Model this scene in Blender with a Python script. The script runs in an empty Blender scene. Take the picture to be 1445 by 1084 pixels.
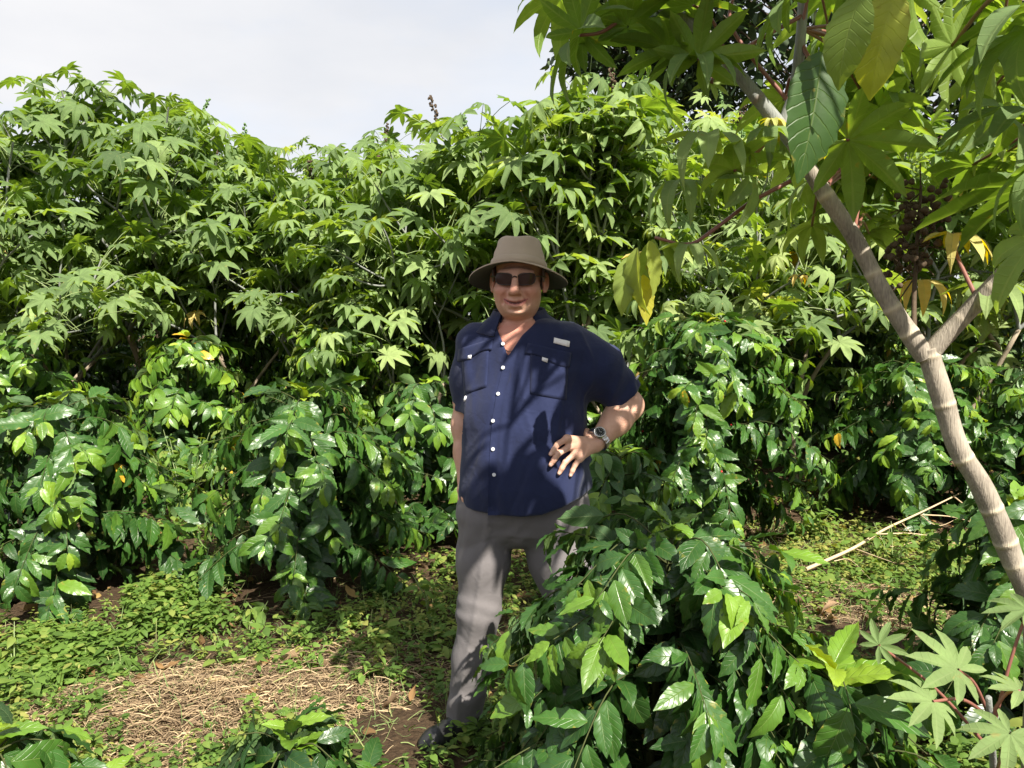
import bpy, math, random
import numpy as np
from mathutils import Vector, Matrix

# ------------------------------------------------------------------ camera, world, sun, exposure
SC = bpy.context.scene
COL = SC.collection
PW, PH, FPX = 1445.0, 1084.0, 1085.0          # photograph size and focal length in its pixels
PITCH = math.radians(5.21)
CAM = np.array([0.0, 0.0, 1.53])
cam_data = bpy.data.cameras.new("camera")
cam_data.sensor_width = 36.0
cam_data.lens = FPX / PW * 36.0
cam_data.clip_end = 3000.0
cam_data.clip_start = 0.05
cam = bpy.data.objects.new("camera", cam_data)
COL.objects.link(cam)
cam.location = CAM
cam.rotation_euler = (math.pi / 2 - PITCH, 0, 0)
SC.camera = cam

SUN = np.array([0.34, -0.60, 0.76]); SUN /= np.linalg.norm(SUN)
sun_data = bpy.data.lights.new("sun", 'SUN')
sun_data.energy = 5.0
sun_data.angle = math.radians(0.5)
sun_data.color = (1.0, 0.94, 0.82)
sun = bpy.data.objects.new("sun", sun_data)
COL.objects.link(sun)
sun.location = (6, -4, 12)
sun.rotation_euler = Vector(SUN).to_track_quat('Z', 'Y').to_euler()

world = bpy.data.worlds.new("World")
SC.world = world
world.use_nodes = True
wn, wl = world.node_tree.nodes, world.node_tree.links
wn.clear()
w_out = wn.new('ShaderNodeOutputWorld')
w_bg = wn.new('ShaderNodeBackground'); w_bg.inputs['Strength'].default_value = 0.1
w_sky = wn.new('ShaderNodeTexSky'); w_sky.sky_type = 'NISHITA'; w_sky.sun_disc = False
w_sky.sun_elevation = math.asin(SUN[2]); w_sky.sun_rotation = math.atan2(SUN[0], SUN[1])
w_tc = wn.new('ShaderNodeTexCoord')
w_map = wn.new('ShaderNodeMapping'); w_map.inputs['Scale'].default_value = (1.0, 1.0, 2.6)
w_map.inputs['Location'].default_value = (0.35, 0.2, 0.0)
w_noise = wn.new('ShaderNodeTexNoise'); w_noise.inputs['Scale'].default_value = 2.2
w_noise.inputs['Detail'].default_value = 7.0; w_noise.inputs['Roughness'].default_value = 0.55
w_ramp = wn.new('ShaderNodeValToRGB')
w_ramp.color_ramp.elements[0].position = 0.30; w_ramp.color_ramp.elements[0].color = (0.72, 0.72, 0.72, 1)
w_ramp.color_ramp.elements[1].position = 0.56; w_ramp.color_ramp.elements[1].color = (1, 1, 1, 1)
w_sep = wn.new('ShaderNodeSeparateXYZ')
w_el = wn.new('ShaderNodeMapRange')               # cloud sheet thins out towards the zenith
w_el.inputs['From Min'].default_value = 0.45; w_el.inputs['From Max'].default_value = 0.8
w_el.inputs['To Min'].default_value = 1.0; w_el.inputs['To Max'].default_value = 0.85
w_mul = wn.new('ShaderNodeMath'); w_mul.operation = 'MULTIPLY'
w_cl = wn.new('ShaderNodeValToRGB')
w_cl.color_ramp.elements[0].position = 0.35; w_cl.color_ramp.elements[0].color = (0.78, 0.80, 0.85, 1)
w_cl.color_ramp.elements[1].position = 0.70; w_cl.color_ramp.elements[1].color = (0.92, 0.92, 0.94, 1)
w_n2 = wn.new('ShaderNodeTexNoise'); w_n2.inputs['Scale'].default_value = 3.1; w_n2.inputs['Detail'].default_value = 6
w_sc = wn.new('ShaderNodeVectorMath'); w_sc.operation = 'SCALE'; w_sc.inputs['Scale'].default_value = 4.3
w_mix = wn.new('ShaderNodeMixRGB')
wl.new(w_tc.outputs['Generated'], w_map.inputs['Vector'])
wl.new(w_map.outputs[0], w_noise.inputs['Vector']); wl.new(w_map.outputs[0], w_n2.inputs['Vector'])
wl.new(w_noise.outputs['Fac'], w_ramp.inputs['Fac'])
wl.new(w_tc.outputs['Generated'], w_sep.inputs[0]); wl.new(w_sep.outputs['Z'], w_el.inputs['Value'])
wl.new(w_ramp.outputs['Color'], w_mul.inputs[0]); wl.new(w_el.outputs[0], w_mul.inputs[1])
wl.new(w_n2.outputs['Fac'], w_cl.inputs['Fac']); wl.new(w_cl.outputs['Color'], w_sc.inputs[0])
wl.new(w_mul.outputs[0], w_mix.inputs['Fac'])
wl.new(w_sky.outputs['Color'], w_mix.inputs['Color1']); wl.new(w_sc.outputs[0], w_mix.inputs['Color2'])
wl.new(w_mix.outputs[0], w_bg.inputs['Color']); wl.new(w_bg.outputs[0], w_out.inputs['Surface'])

SC.view_settings.view_transform = 'Standard'
SC.view_settings.look = 'None'
SC.view_settings.gamma = 1.0
SC.view_settings.exposure = 1.27
SC.render.engine = 'CYCLES'
SC.cycles.max_bounces = 6
SC.cycles.transparent_max_bounces = 6
SC.cycles.caustics_reflective = False
SC.cycles.caustics_refractive = False

# ------------------------------------------------------------------ helpers
_fw = np.array([0, math.cos(PITCH), -math.sin(PITCH)])
_up = np.array([0, math.sin(PITCH), math.cos(PITCH)])

def ray(px, py):
    d = np.array([(px - PW / 2) / FPX, 0, 0]) + _up * ((PH / 2 - py) / FPX) + _fw
    return d

def P(px, py, Y):
    """point of the place seen at photo pixel (px,py) at distance Y in front of the camera"""
    d = ray(px, py)
    return CAM + d * (Y / d[1])

def G(px, py):
    """point on the ground seen at photo pixel"""
    d = ray(px, py)
    return CAM + d * (-CAM[2] / d[2])

def norm(v):
    v = np.asarray(v, float)
    return v / np.maximum(np.linalg.norm(v, axis=-1, keepdims=True), 1e-9)

class Acc:
    """collects quads (and triangles as degenerate-free lists) with a per-vertex vector attribute and material slots"""
    def __init__(s):
        s.V, s.F, s.A, s.M, s.n = [], [], [], [], 0
    def add(s, V, F, A=None, m=0):
        V = np.asarray(V, np.float32).reshape(-1, 3); F = np.asarray(F, np.int64).reshape(-1, 4)
        if A is None: A = np.zeros((len(V), 3), np.float32)
        s.V.append(V); s.F.append(F + s.n); s.A.append(np.asarray(A, np.float32).reshape(-1, 3))
        s.M.append(np.full(len(F), m, np.int32)); s.n += len(V)
    def build(s, name, mats, parent=None, smooth=True, local=None):
        V = np.concatenate(s.V); F = np.concatenate(s.F); A = np.concatenate(s.A); M = np.concatenate(s.M)
        if local is not None: V = V - np.asarray(local, np.float32)
        me = bpy.data.meshes.new(name)
        me.vertices.add(len(V)); me.vertices.foreach_set('co', V.ravel())
        me.loops.add(len(F) * 4); me.loops.foreach_set('vertex_index', F.ravel().astype(np.int32))
        me.polygons.add(len(F))
        me.polygons.foreach_set('loop_start', np.arange(0, len(F) * 4, 4, dtype=np.int32))
        me.polygons.foreach_set('material_index', M)
        me.polygons.foreach_set('use_smooth', np.full(len(F), smooth, bool))
        at = me.attributes.new('lf', 'FLOAT_VECTOR', 'POINT'); at.data.foreach_set('vector', A.ravel())
        for m in (mats if isinstance(mats, (list, tuple)) else [mats]): me.materials.append(m)
        me.update(calc_edges=True); me.validate()
        o = bpy.data.objects.new(name, me); COL.objects.link(o)
        if parent is not None: o.parent = parent
        return o

def tag(o, label=None, cat=None, group=None, kind=None):
    if label: o['label'] = label
    if cat: o['category'] = cat
    if group: o['group'] = group
    if kind: o['kind'] = kind
    return o

def thing(name, loc, label, cat, group=None):
    o = bpy.data.objects.new(name, None); COL.objects.link(o)
    o.empty_display_size = 0.1
    o.location = [float(v) for v in loc]
    return tag(o, label, cat, group)

def smooth_path(pts, n):
    """Catmull-Rom through points -> n samples"""
    p = np.asarray(pts, float)
    if len(p) < 3:
        t = np.linspace(0, 1, n)[:, None]; return p[0] * (1 - t) + p[-1] * t
    q = np.vstack([2 * p[0] - p[1], p, 2 * p[-1] - p[-2]])
    t = np.linspace(0, len(p) - 1 - 1e-6, n); i = t.astype(int); f = (t - i)[:, None]
    a, b, c, d = q[i], q[i + 1], q[i + 2], q[i + 3]
    return 0.5 * (2 * b + (c - a) * f + (2 * a - 5 * b + 4 * c - d) * f ** 2 + (3 * b - a - 3 * c + d) * f ** 3)

def tube(acc, pts, rad, sides=8, m=0, tint=0.0, cap=True):
    p = np.asarray(pts, float); n = len(p)
    r = np.asarray(rad, float) if np.ndim(rad) else np.full(n, rad)
    if len(r) != n: r = np.interp(np.linspace(0, 1, n), np.linspace(0, 1, len(r)), r)
    t = norm(np.gradient(p, axis=0))
    ref = np.array([0.31, 0.17, 0.93]); 
    if abs(t.mean(0) @ ref) > 0.9 * np.linalg.norm(t.mean(0)) : ref = np.array([0.9, -0.3, 0.1])
    u = norm(np.cross(t, ref)); w = np.cross(t, u)
    a = np.linspace(0, 2 * math.pi, sides, endpoint=False)
    V = p[:, None] + r[:, None, None] * (np.cos(a)[None, :, None] * u[:, None] + np.sin(a)[None, :, None] * w[:, None])
    i = np.arange(n - 1)[:, None] * sides; j = np.arange(sides)[None]
    k = (np.arange(sides) + 1) % sides
    F = np.stack([i + j, i + k[None], i + sides + k[None], i + sides + j], -1).reshape(-1, 4)
    L = np.concatenate([[0], np.cumsum(np.linalg.norm(np.diff(p, axis=0), axis=1))])
    A = np.zeros((n, sides, 3)); A[:, :, 0] = (a / 6.2832)[None]; A[:, :, 1] = L[:, None]; A[:, :, 2] = np.asarray(tint)[:, None] if np.ndim(tint) else tint
    V = V.reshape(-1, 3); A = A.reshape(-1, 3)
    if cap and sides % 2 == 0:
        ex = []
        for base in (0, (n - 1) * sides):
            for q in range(sides // 2 - 1):
                ex.append([base + q, base + q + 1, base + sides - 2 - q, base + sides - 1 - q])
        F = np.vstack([F, ex])
    acc.add(V, F, A, m)

def grid_faces(nu, nv):
    i = np.arange(nv - 1)[:, None] * nu; j = np.arange(nu - 1)[None]
    return np.stack([i + j, i + j + 1, i + nu + j + 1, i + nu + j], -1).reshape(-1, 4)

# ------------------------------------------------------------------ leaf templates
def ovate_template(nu, nv, width, curl, wave, nwave, fold, ph, twist=0.0, tip=0.8):
    """leaf blade of length 1 along +y, x across, z up; droops by `curl` radians to its tip"""
    v = np.linspace(0.0, 1.0, nv); u = np.linspace(-1, 1, nu)
    w = width * np.sin(math.pi * np.clip(v, 0.004, 0.996) ** 0.85) ** tip * (1 - 0.18 * v)
    w = w * (1 - 0.45 * np.clip((v - 0.78) / 0.22, 0, 1) ** 1.0) + 0.004
    ang = -curl * v
    dy = np.cos(ang); dz = np.sin(ang); ds = 1 / (nv - 1)
    y = np.concatenate([[0], np.cumsum((dy[1:] + dy[:-1]) / 2 * ds)])
    z = np.concatenate([[0], np.cumsum((dz[1:] + dz[:-1]) / 2 * ds)])
    U, Wd = np.meshgrid(u, w)
    vv = v[:, None] * np.ones_like(u)[None]
    off = fold * np.abs(U) * Wd + wave * np.abs(U) ** 1.6 * np.sin(2 * math.pi * nwave * vv + ph + np.sign(U) * 0.9) * np.sin(math.pi * vv) ** 0.5
    off -= 0.25 * (U ** 2) * Wd * 0.6
    X = U * Wd * (1 + 0.05 * np.sin(2 * math.pi * nwave * vv + ph)); 
    tw = twist * vv
    X2 = X * np.cos(tw) - off * np.sin(tw); O2 = X * np.sin(tw) + off * np.cos(tw)
    Y = y[:, None] - O2 * np.sin(ang)[:, None]; Z = z[:, None] + O2 * np.cos(ang)[:, None]
    V = np.stack([X2, Y, Z], -1).reshape(-1, 3)
    A = np.stack([U, vv, np.zeros_like(U)], -1).reshape(-1, 3)
    return V, grid_faces(nu, nv), A

def palmate_template(lobes, per, nr, close, sinus, rng, serr=0.0, span=5.5, petalfold=0.12):
    """castor leaf: petiole joins at origin, +y is the main lobe, z up; lobes droop by `close` radians"""
    half = span / lobes / 2
    th = []; loc = []; li = []
    for i in range(lobes):
        c = (i - (lobes - 1) / 2) * 2 * half
        for s in np.linspace(-1, 1, per, endpoint=False) if i < lobes - 1 else np.linspace(-1, 1, per):
            th.append(c + s * half); loc.append(s); li.append(i)
    th, loc, li = map(np.array, (th, loc, li))
    mid = (lobes - 1) / 2
    L = 1.0 - 0.42 * (np.abs(li - mid) / mid) ** 1.4
    L = L * (1 + 0.07 * rng.standard_normal(lobes)[li])
    R = L * (1 - (1 - sinus) * np.abs(loc) ** 1.05)
    R = np.minimum(R, 1)
    if serr > 0: R = R * (1 + serr * np.where(np.arange(len(R)) % 2 == 0, 1, -1) * (np.abs(loc) > 0.05))
    rr = np.linspace(0.03, 1, nr)
    r = rr[:, None] * R[None]                              # nr x nt radial distance
    cl = close * (1 + 0.25 * rng.standard_normal(lobes))[li]
    k = cl[None]
    # droop: slope grows with radius: angle = k*r ; closed form of the integral
    kr = np.maximum(k, 1e-3)
    hor = np.sin(kr * r) / kr; ver = -(1 - np.cos(kr * r)) / kr
    ver = ver + petalfold * r * np.abs(loc)[None] * (0.5 + 0.5 * rr[:, None])
    ver = ver + 0.015 * np.sin(9 * r + 3 * li[None]) * r
    phi = th + math.pi / 2
    # mirrored so that +z is up
    X = -hor * np.cos(phi)[None]; Y = hor * np.sin(phi)[None]
    V = np.stack([X, Y, ver], -1).reshape(-1, 3)
    A = np.stack([np.broadcast_to(loc, r.shape), r, np.zeros_like(r)], -1).reshape(-1, 3)
    F = grid_faces(len(th), nr)[:, ::-1]
    return V, F, A

def place(acc, tmpl, pos, ydir, zdir, scale, tint, m=0):
    """instances of one template baked in one mesh"""
    V, F, A = tmpl
    pos = np.atleast_2d(pos); y = norm(np.atleast_2d(ydir)); z = np.atleast_2d(zdir)
    x = norm(np.cross(y, z)); z = np.cross(x, y)
    scale = np.broadcast_to(np.asarray(scale, float), (len(pos),)); tint = np.broadcast_to(np.asarray(tint, float), (len(pos),))
    M = np.stack([x, y, z], 1)                              # rows
    out = np.einsum('vk,nkd->nvd', V, M) * scale[:, None, None] + pos[:, None]
    FF = F[None] + (np.arange(len(pos)) * len(V))[:, None, None]
    AA = np.broadcast_to(A, (len(pos),) + A.shape).copy(); AA[:, :, 2] = tint[:, None]
    acc.add(out.reshape(-1, 3), FF.reshape(-1, 4), AA.reshape(-1, 3), m)

_r = np.random.default_rng(5)
COFFEE_HI = [ovate_template(9, 15, _r.uniform(.19, .245), _r.uniform(.3, 1.3), _r.uniform(.016, .032), _r.uniform(4, 6.5), _r.uniform(.1, .45), _r.uniform(0, 6), _r.uniform(-.5, .5)) for _ in range(8)]
COFFEE_LO = [ovate_template(5, 8, _r.uniform(.19, .245), _r.uniform(.3, 1.3), .02, 3.0, _r.uniform(.1, .5), _r.uniform(0, 6), _r.uniform(-.5, .5)) for _ in range(8)]
WEED_LEAF = [ovate_template(3, 5, _r.uniform(.2, .34), _r.uniform(.2, 1.2), 0, 1, _r.uniform(.0, .4), 0) for _ in range(5)]
LITTER_LEAF = [ovate_template(5, 6, _r.uniform(.2, .3), _r.uniform(-1.2, 2.2), .05, 2.2, _r.uniform(.3, 1.3), _r.uniform(0, 6), _r.uniform(-1.5, 1.5)) for _ in range(5)]
CASTOR_HI = [palmate_template(8, 12, 9, c, .38, _r, .022, petalfold=.18) for c in (.25, .6, 1.0, 1.5)]
CASTOR_LO = [palmate_template(8, 4, 5, c, .46, _r, petalfold=.22) for c in (.35, .7, 1.0, 1.3, 1.7, .5)]
SMALL_LEAF = [ovate_template(3, 4, _r.uniform(.26, .36), _r.uniform(.1, .9), 0, 1, .2, 0) for _ in range(4)]

# ------------------------------------------------------------------ materials
def new_mat(name):
    m = bpy.data.materials.new(name); m.use_nodes = True
    nt = m.node_tree; nt.nodes.clear()
    return m, nt.nodes, nt.links

def ramp(nodes, stops):
    r = nodes.new('ShaderNodeValToRGB'); e = r.color_ramp.elements
    while len(e) < len(stops): e.new(0.5)
    for i, (p, c) in enumerate(stops):
        e[i].position = p; e[i].color = (*c, 1)
    return r

def math_node(nodes, links, op, a, b=None, c=None):
    n = nodes.new('ShaderNodeMath'); n.operation = op
    for i, v in enumerate((a, b, c)):
        if v is None: continue
        if hasattr(v, 'is_linked') or hasattr(v, 'links'): links.new(v, n.inputs[i])
        else: n.inputs[i].default_value = v
    return n.outputs[0]

def leaf_material(name, stops, rough, trans, vein=0.35, nveins=9.0, palmate=False, under=1.35, blemish=True, spec=0.5, bump=0.4):
    m, N, L = new_mat(name)
    out = N.new('ShaderNodeOutputMaterial')
    at = N.new('ShaderNodeAttribute'); at.attribute_name = 'lf'
    sp = N.new('ShaderNodeSeparateXYZ'); L.new(at.outputs['Vector'], sp.inputs[0])
    u, v, t = sp.outputs
    mn = lambda op, a, b=None, c=None: math_node(N, L, op, a, b, c)
    cr = ramp(N, stops); L.new(t, cr.inputs['Fac'])
    au = mn('ABSOLUTE', u)
    # midrib
    wid = 0.05 if not palmate else 0.10
    mid = mn('SUBTRACT', 1.0, mn('MINIMUM', mn('DIVIDE', au, wid), 1.0))
    # lateral veins run forward from the midrib, unevenly
    tc0 = N.new('ShaderNodeTexCoord'); no0 = N.new('ShaderNodeTexNoise'); no0.inputs['Scale'].default_value = 14.0; L.new(tc0.outputs['Object'], no0.inputs['Vector'])
    lat = mn('ADD', mn('ADD', mn('MULTIPLY', v, nveins), mn('MULTIPLY', no0.outputs['Fac'], 1.3)), mn('MULTIPLY', au, -1.6 if not palmate else -1.1))
    fr = mn('ABSOLUTE', mn('SUBTRACT', mn('FRACT', lat), 0.5))
    latv = mn('SUBTRACT', 1.0, mn('MINIMUM', mn('MULTIPLY', fr, 11.0), 1.0))
    vn = mn('MULTIPLY', mn('MAXIMUM', mid, mn('MULTIPLY', latv, 0.45)), vein)
    tc = N.new('ShaderNodeTexCoord')
    no = N.new('ShaderNodeTexNoise'); no.inputs['Scale'].default_value = 17.0; no.inputs['Detail'].default_value = 4
    L.new(tc.outputs['Object'], no.inputs['Vector'])
    hv = N.new('ShaderNodeHueSaturation')
    L.new(cr.outputs[0], hv.inputs['Color'])
    L.new(mn('ADD', 0.62, mn('MULTIPLY', no.outputs['Fac'], 0.76)), hv.inputs['Value'])
    mx = N.new('ShaderNodeMixRGB'); L.new(vn, mx.inputs['Fac']); L.new(hv.outputs[0], mx.inputs['Color1'])
    mx.inputs['Color2'].default_value = (0.30, 0.36, 0.10, 1)
    col = mx.outputs[0]
    if blemish:
        n2 = N.new('ShaderNodeTexNoise'); n2.inputs['Scale'].default_value = 31.0; n2.inputs['Detail'].default_value = 3
        L.new(tc.outputs['Object'], n2.inputs['Vector'])
        edge = mn('MULTIPLY', mn('POWER', au, 6.0), 0.10)
        b = mn('MULTIPLY', mn('SUBTRACT', mn('ADD', n2.outputs['Fac'], edge), 0.68), 9.0)
        b = mn('MINIMUM', mn('MAXIMUM', b, 0.0), 0.8)
        mb = N.new('ShaderNodeMixRGB'); L.new(b, mb.inputs['Fac']); L.new(col, mb.inputs['Color1'])
        mb.inputs['Color2'].default_value = (0.22, 0.20, 0.03, 1); col = mb.outputs[0]
    geo = N.new('ShaderNodeNewGeometry')
    und = N.new('ShaderNodeMixRGB'); und.blend_type = 'MIX'
    pale = N.new('ShaderNodeHueSaturation'); pale.inputs['Saturation'].default_value = 0.78; pale.inputs['Value'].default_value = under
    L.new(col, pale.inputs['Color'])
    L.new(geo.outputs['Backfacing'], und.inputs['Fac']); L.new(col, und.inputs['Color1']); L.new(pale.outputs[0], und.inputs['Color2'])
    pb = N.new('ShaderNodeBsdfPrincipled')
    L.new(und.outputs[0], pb.inputs['Base Color'])
    L.new(mn('ADD', mn('MULTIPLY', geo.outputs['Backfacing'], 0.3), mn('ADD', rough, mn('MULTIPLY', no.outputs['Fac'], 0.22))), pb.inputs['Roughness'])
    pb.inputs['Specular IOR Level'].default_value = spec
    # relief: raised panels between sunken veins
    hgt = mn('ADD', mn('MULTIPLY', mn('MAXIMUM', mid, latv), -1.0), mn('MULTIPLY', no.outputs['Fac'], 0.7))
    bp = N.new('ShaderNodeBump'); bp.inputs['Strength'].default_value = bump; bp.inputs['Distance'].default_value = 0.004
    L.new(hgt, bp.inputs['Height']); L.new(bp.outputs[0], pb.inputs['Normal'])
    tr = N.new('ShaderNodeBsdfTranslucent')
    th = N.new('ShaderNodeHueSaturation'); th.inputs['Hue'].default_value = 0.478; th.inputs['Saturation'].default_value = 1.15; th.inputs['Value'].default_value = 2.1
    L.new(col, th.inputs['Color']); L.new(th.outputs[0], tr.inputs['Color'])
    ms = N.new('ShaderNodeMixShader'); ms.inputs['Fac'].default_value = trans
    L.new(pb.outputs[0], ms.inputs[1]); L.new(tr.outputs[0], ms.inputs[2]); L.new(ms.outputs[0], out.inputs['Surface'])
    return m

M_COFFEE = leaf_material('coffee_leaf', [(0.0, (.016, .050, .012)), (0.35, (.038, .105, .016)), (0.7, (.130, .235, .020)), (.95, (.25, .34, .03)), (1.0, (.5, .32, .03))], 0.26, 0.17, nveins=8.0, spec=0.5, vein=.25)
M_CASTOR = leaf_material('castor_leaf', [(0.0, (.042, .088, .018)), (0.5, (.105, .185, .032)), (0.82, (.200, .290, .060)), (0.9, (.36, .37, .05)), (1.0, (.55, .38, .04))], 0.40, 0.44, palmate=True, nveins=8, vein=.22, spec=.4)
M_CBLADE = leaf_material('castor_blade', [(0.0, (.030, .075, .016)), (0.5, (.080, .160, .026)), (0.82, (.20, .27, .055)), (0.9, (.36, .37, .05)), (1.0, (.55, .38, .04))], 0.36, 0.42, nveins=10, vein=.2, spec=.45)
M_WEED = leaf_material('weed_leaf', [(0.0, (.055, .105, .02)), (0.6, (.12, .205, .035)), (1.0, (.27, .27, .07))], 0.5, 0.3, vein=.1, blemish=False, spec=.3, bump=.1)
M_TREE = leaf_material('evergreen_leaf', [(0.0, (.014, .030, .010)), (0.5, (.03, .06, .014)), (1.0, (.12, .14, .035))], 0.45, 0.15, vein=.05, blemish=False, spec=.3, bump=.1)
M_LITTER = leaf_material('dry_leaf', [(0.0, (.10, .055, .025)), (0.6, (.24, .14, .06)), (1.0, (.42, .31, .10))], 0.7, 0.12, vein=.25, blemish=False, spec=.2)

def plain(name, col, rough=0.6, spec=0.5, noise=0.25, nscale=30.0, bump=0.0, bscale=80.0, metal=0.0, sub=0.0):
    m, N, L = new_mat(name)
    out = N.new('ShaderNodeOutputMaterial'); pb = N.new('ShaderNodeBsdfPrincipled')
    tc = N.new('ShaderNodeTexCoord')
    no = N.new('ShaderNodeTexNoise'); no.inputs['Scale'].default_value = nscale; no.inputs['Detail'].default_value = 5
    L.new(tc.outputs['Object'], no.inputs['Vector'])
    hv = N.new('ShaderNodeHueSaturation'); hv.inputs['Color'].default_value = (*col, 1)
    L.new(math_node(N, L, 'ADD', 1 - noise / 2, math_node(N, L, 'MULTIPLY', no.outputs['Fac'], noise)), hv.inputs['Value'])
    L.new(hv.outputs[0], pb.inputs['Base Color'])
    pb.inputs['Roughness'].default_value = rough; pb.inputs['Specular IOR Level'].default_value = spec
    pb.inputs['Metallic'].default_value = metal
    if bump:
        n2 = N.new('ShaderNodeTexNoise'); n2.inputs['Scale'].default_value = bscale; n2.inputs['Detail'].default_value = 4
        L.new(tc.outputs['Object'], n2.inputs['Vector'])
        bp = N.new('ShaderNodeBump'); bp.inputs['Strength'].default_value = bump; bp.inputs['Distance'].default_value = 0.004
        L.new(n2.outputs['Fac'], bp.inputs['Height']); L.new(bp.outputs[0], pb.inputs['Normal'])
    L.new(pb.outputs[0], out.inputs['Surface'])
    return m

def bark_material(name, c1, c2, ring=0.16, ringcol=(.5, .43, .3)):
    """castor bark: fine lengthwise fissures and pale leaf-scar rings (lf = angle, length, tint)"""
    m, N, L = new_mat(name)
    mn = lambda op, a, b=None, c=None: math_node(N, L, op, a, b, c)
    out = N.new('ShaderNodeOutputMaterial'); pb = N.new('ShaderNodeBsdfPrincipled')
    at = N.new('ShaderNodeAttribute'); at.attribute_name = 'lf'
    sp = N.new('ShaderNodeSeparateXYZ'); L.new(at.outputs['Vector'], sp.inputs[0])
    tc = N.new('ShaderNodeTexCoord')
    mp = N.new('ShaderNodeMapping'); mp.inputs['Scale'].default_value = (1, 1, .12); L.new(tc.outputs['Object'], mp.inputs['Vector'])
    n1 = N.new('ShaderNodeTexNoise'); n1.inputs['Scale'].default_value = 260; n1.inputs['Detail'].default_value = 6; L.new(mp.outputs[0], n1.inputs['Vector'])
    n3 = N.new('ShaderNodeTexNoise'); n3.inputs['Scale'].default_value = 9; n3.inputs['Detail'].default_value = 5; L.new(tc.outputs['Object'], n3.inputs['Vector'])
    cr = ramp(N, [(0.3, c1), (0.7, c2)])
    L.new(mn('ADD', mn('MULTIPLY', n1.outputs['Fac'], .45), mn('MULTIPLY', n3.outputs['Fac'], .55)), cr.inputs['Fac'])
    rg = sp.outputs[2]
    mx = N.new('ShaderNodeMixRGB'); L.new(mn('MINIMUM', mn('MULTIPLY', rg, mn('MULTIPLY', n3.outputs['Fac'], 1.8)), 1.0), mx.inputs['Fac'])
    L.new(cr.outputs[0], mx.inputs['Color1']); mx.inputs['Color2'].default_value = (*ringcol, 1)
    L.new(mx.outputs[0], pb.inputs['Base Color']); pb.inputs['Roughness'].default_value = .7; pb.inputs['Specular IOR Level'].default_value = .3
    bp = N.new('ShaderNodeBump'); bp.inputs['Strength'].default_value = .7; bp.inputs['Distance'].default_value = .004
    L.new(mn('ADD', n1.outputs['Fac'], rg), bp.inputs['Height']); L.new(bp.outputs[0], pb.inputs['Normal'])
    L.new(pb.outputs[0], out.inputs['Surface'])
    return m

M_BARK = bark_material('castor_bark', (.12, .10, .082), (.43, .375, .30), .13, (.56, .48, .35))
M_GREYSTEM = bark_material('castor_grey_stem', (.14, .15, .14), (.31, .32, .30), .13, (.25, .19, .15))
M_FARBARK = bark_material('pale_bark', (.16, .12, .08), (.42, .35, .26), .2)
M_COFFEEBARK = plain('coffee_bark', (.055, .065, .022), .85, .2, .6, 25, .5, 60)
M_PETIOLE = plain('red_petiole', (.21, .085, .065), .4, .5, .4, 20)
M_GREENPET = plain('green_petiole', (.20, .26, .10), .45, .4, .5, 8)
M_TRUNK = plain('tree_bark', (.10, .075, .055), .9, .2, .6, 6, .8, 20)
M_CAPSULE = plain('dry_capsule', (.075, .050, .030), .75, .3, .8, 60, .6, 90)
M_GREENCAP = plain('green_capsule', (.11, .19, .06), .6, .3, .5, 60, .8, 200)
M_CHERRY = plain('coffee_cherry', (.42, .02, .02), .25, .5, .3, 40)
M_STRAW = leaf_material('dry_straw', [(0, (.07, .042, .02)), (.6, (.19, .12, .05)), (1, (.42, .30, .13))], .65, .12, vein=0, blemish=False, spec=.25, bump=0)
M_TWIG = plain('dry_twig', (.50, .38, .24), .75, .2, .5, 30, .5, 120)

def soil_material():
    m, N, L = new_mat('soil')
    out = N.new('ShaderNodeOutputMaterial'); pb = N.new('ShaderNodeBsdfPrincipled')
    tc = N.new('ShaderNodeTexCoord')
    n1 = N.new('ShaderNodeTexNoise'); n1.inputs['Scale'].default_value = 1.3; n1.inputs['Detail'].default_value = 8; n1.inputs['Roughness'].default_value = .65
    n2 = N.new('ShaderNodeTexNoise'); n2.inputs['Scale'].default_value = 38; n2.inputs['Detail'].default_value = 8; n2.inputs['Roughness'].default_value = .7
    vo = N.new('ShaderNodeTexVoronoi'); vo.inputs['Scale'].default_value = 26
    for n in (n1, n2, vo): L.new(tc.outputs['Object'], n.inputs['Vector'])
    cr = ramp(N, [(.3, (.035, .022, .014)), (.5, (.075, .048, .028)), (.72, (.15, .105, .06))])
    L.new(math_node(N, L, 'ADD', math_node(N, L, 'MULTIPLY', n1.outputs['Fac'], .5), math_node(N, L, 'MULTIPLY', n2.outputs['Fac'], .5)), cr.inputs['Fac'])
    L.new(cr.outputs[0], pb.inputs['Base Color']); pb.inputs['Roughness'].default_value = .95; pb.inputs['Specular IOR Level'].default_value = .15
    bp = N.new('ShaderNodeBump'); bp.inputs['Strength'].default_value = 1.0; bp.inputs['Distance'].default_value = .03
    L.new(math_node(N, L, 'SUBTRACT', n2.outputs['Fac'], math_node(N, L, 'MULTIPLY', vo.outputs['Distance'], .5)), bp.inputs['Height']); L.new(bp.outputs[0], pb.inputs['Normal'])
    L.new(pb.outputs[0], out.inputs['Surface'])
    return m

# ------------------------------------------------------------------ ground
def ground_h(x, y):
    x = np.asarray(x, float); y = np.asarray(y, float)
    h = .018 * np.sin(2.3 * x + 1.1 * y) + .015 * np.sin(5.1 * y - 2.9 * x + 1) + .008 * np.sin(11 * x + 3) * np.sin(9 * y)
    return h * np.clip((60 - np.hypot(x, y)) / 30, 0, 1)

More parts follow.
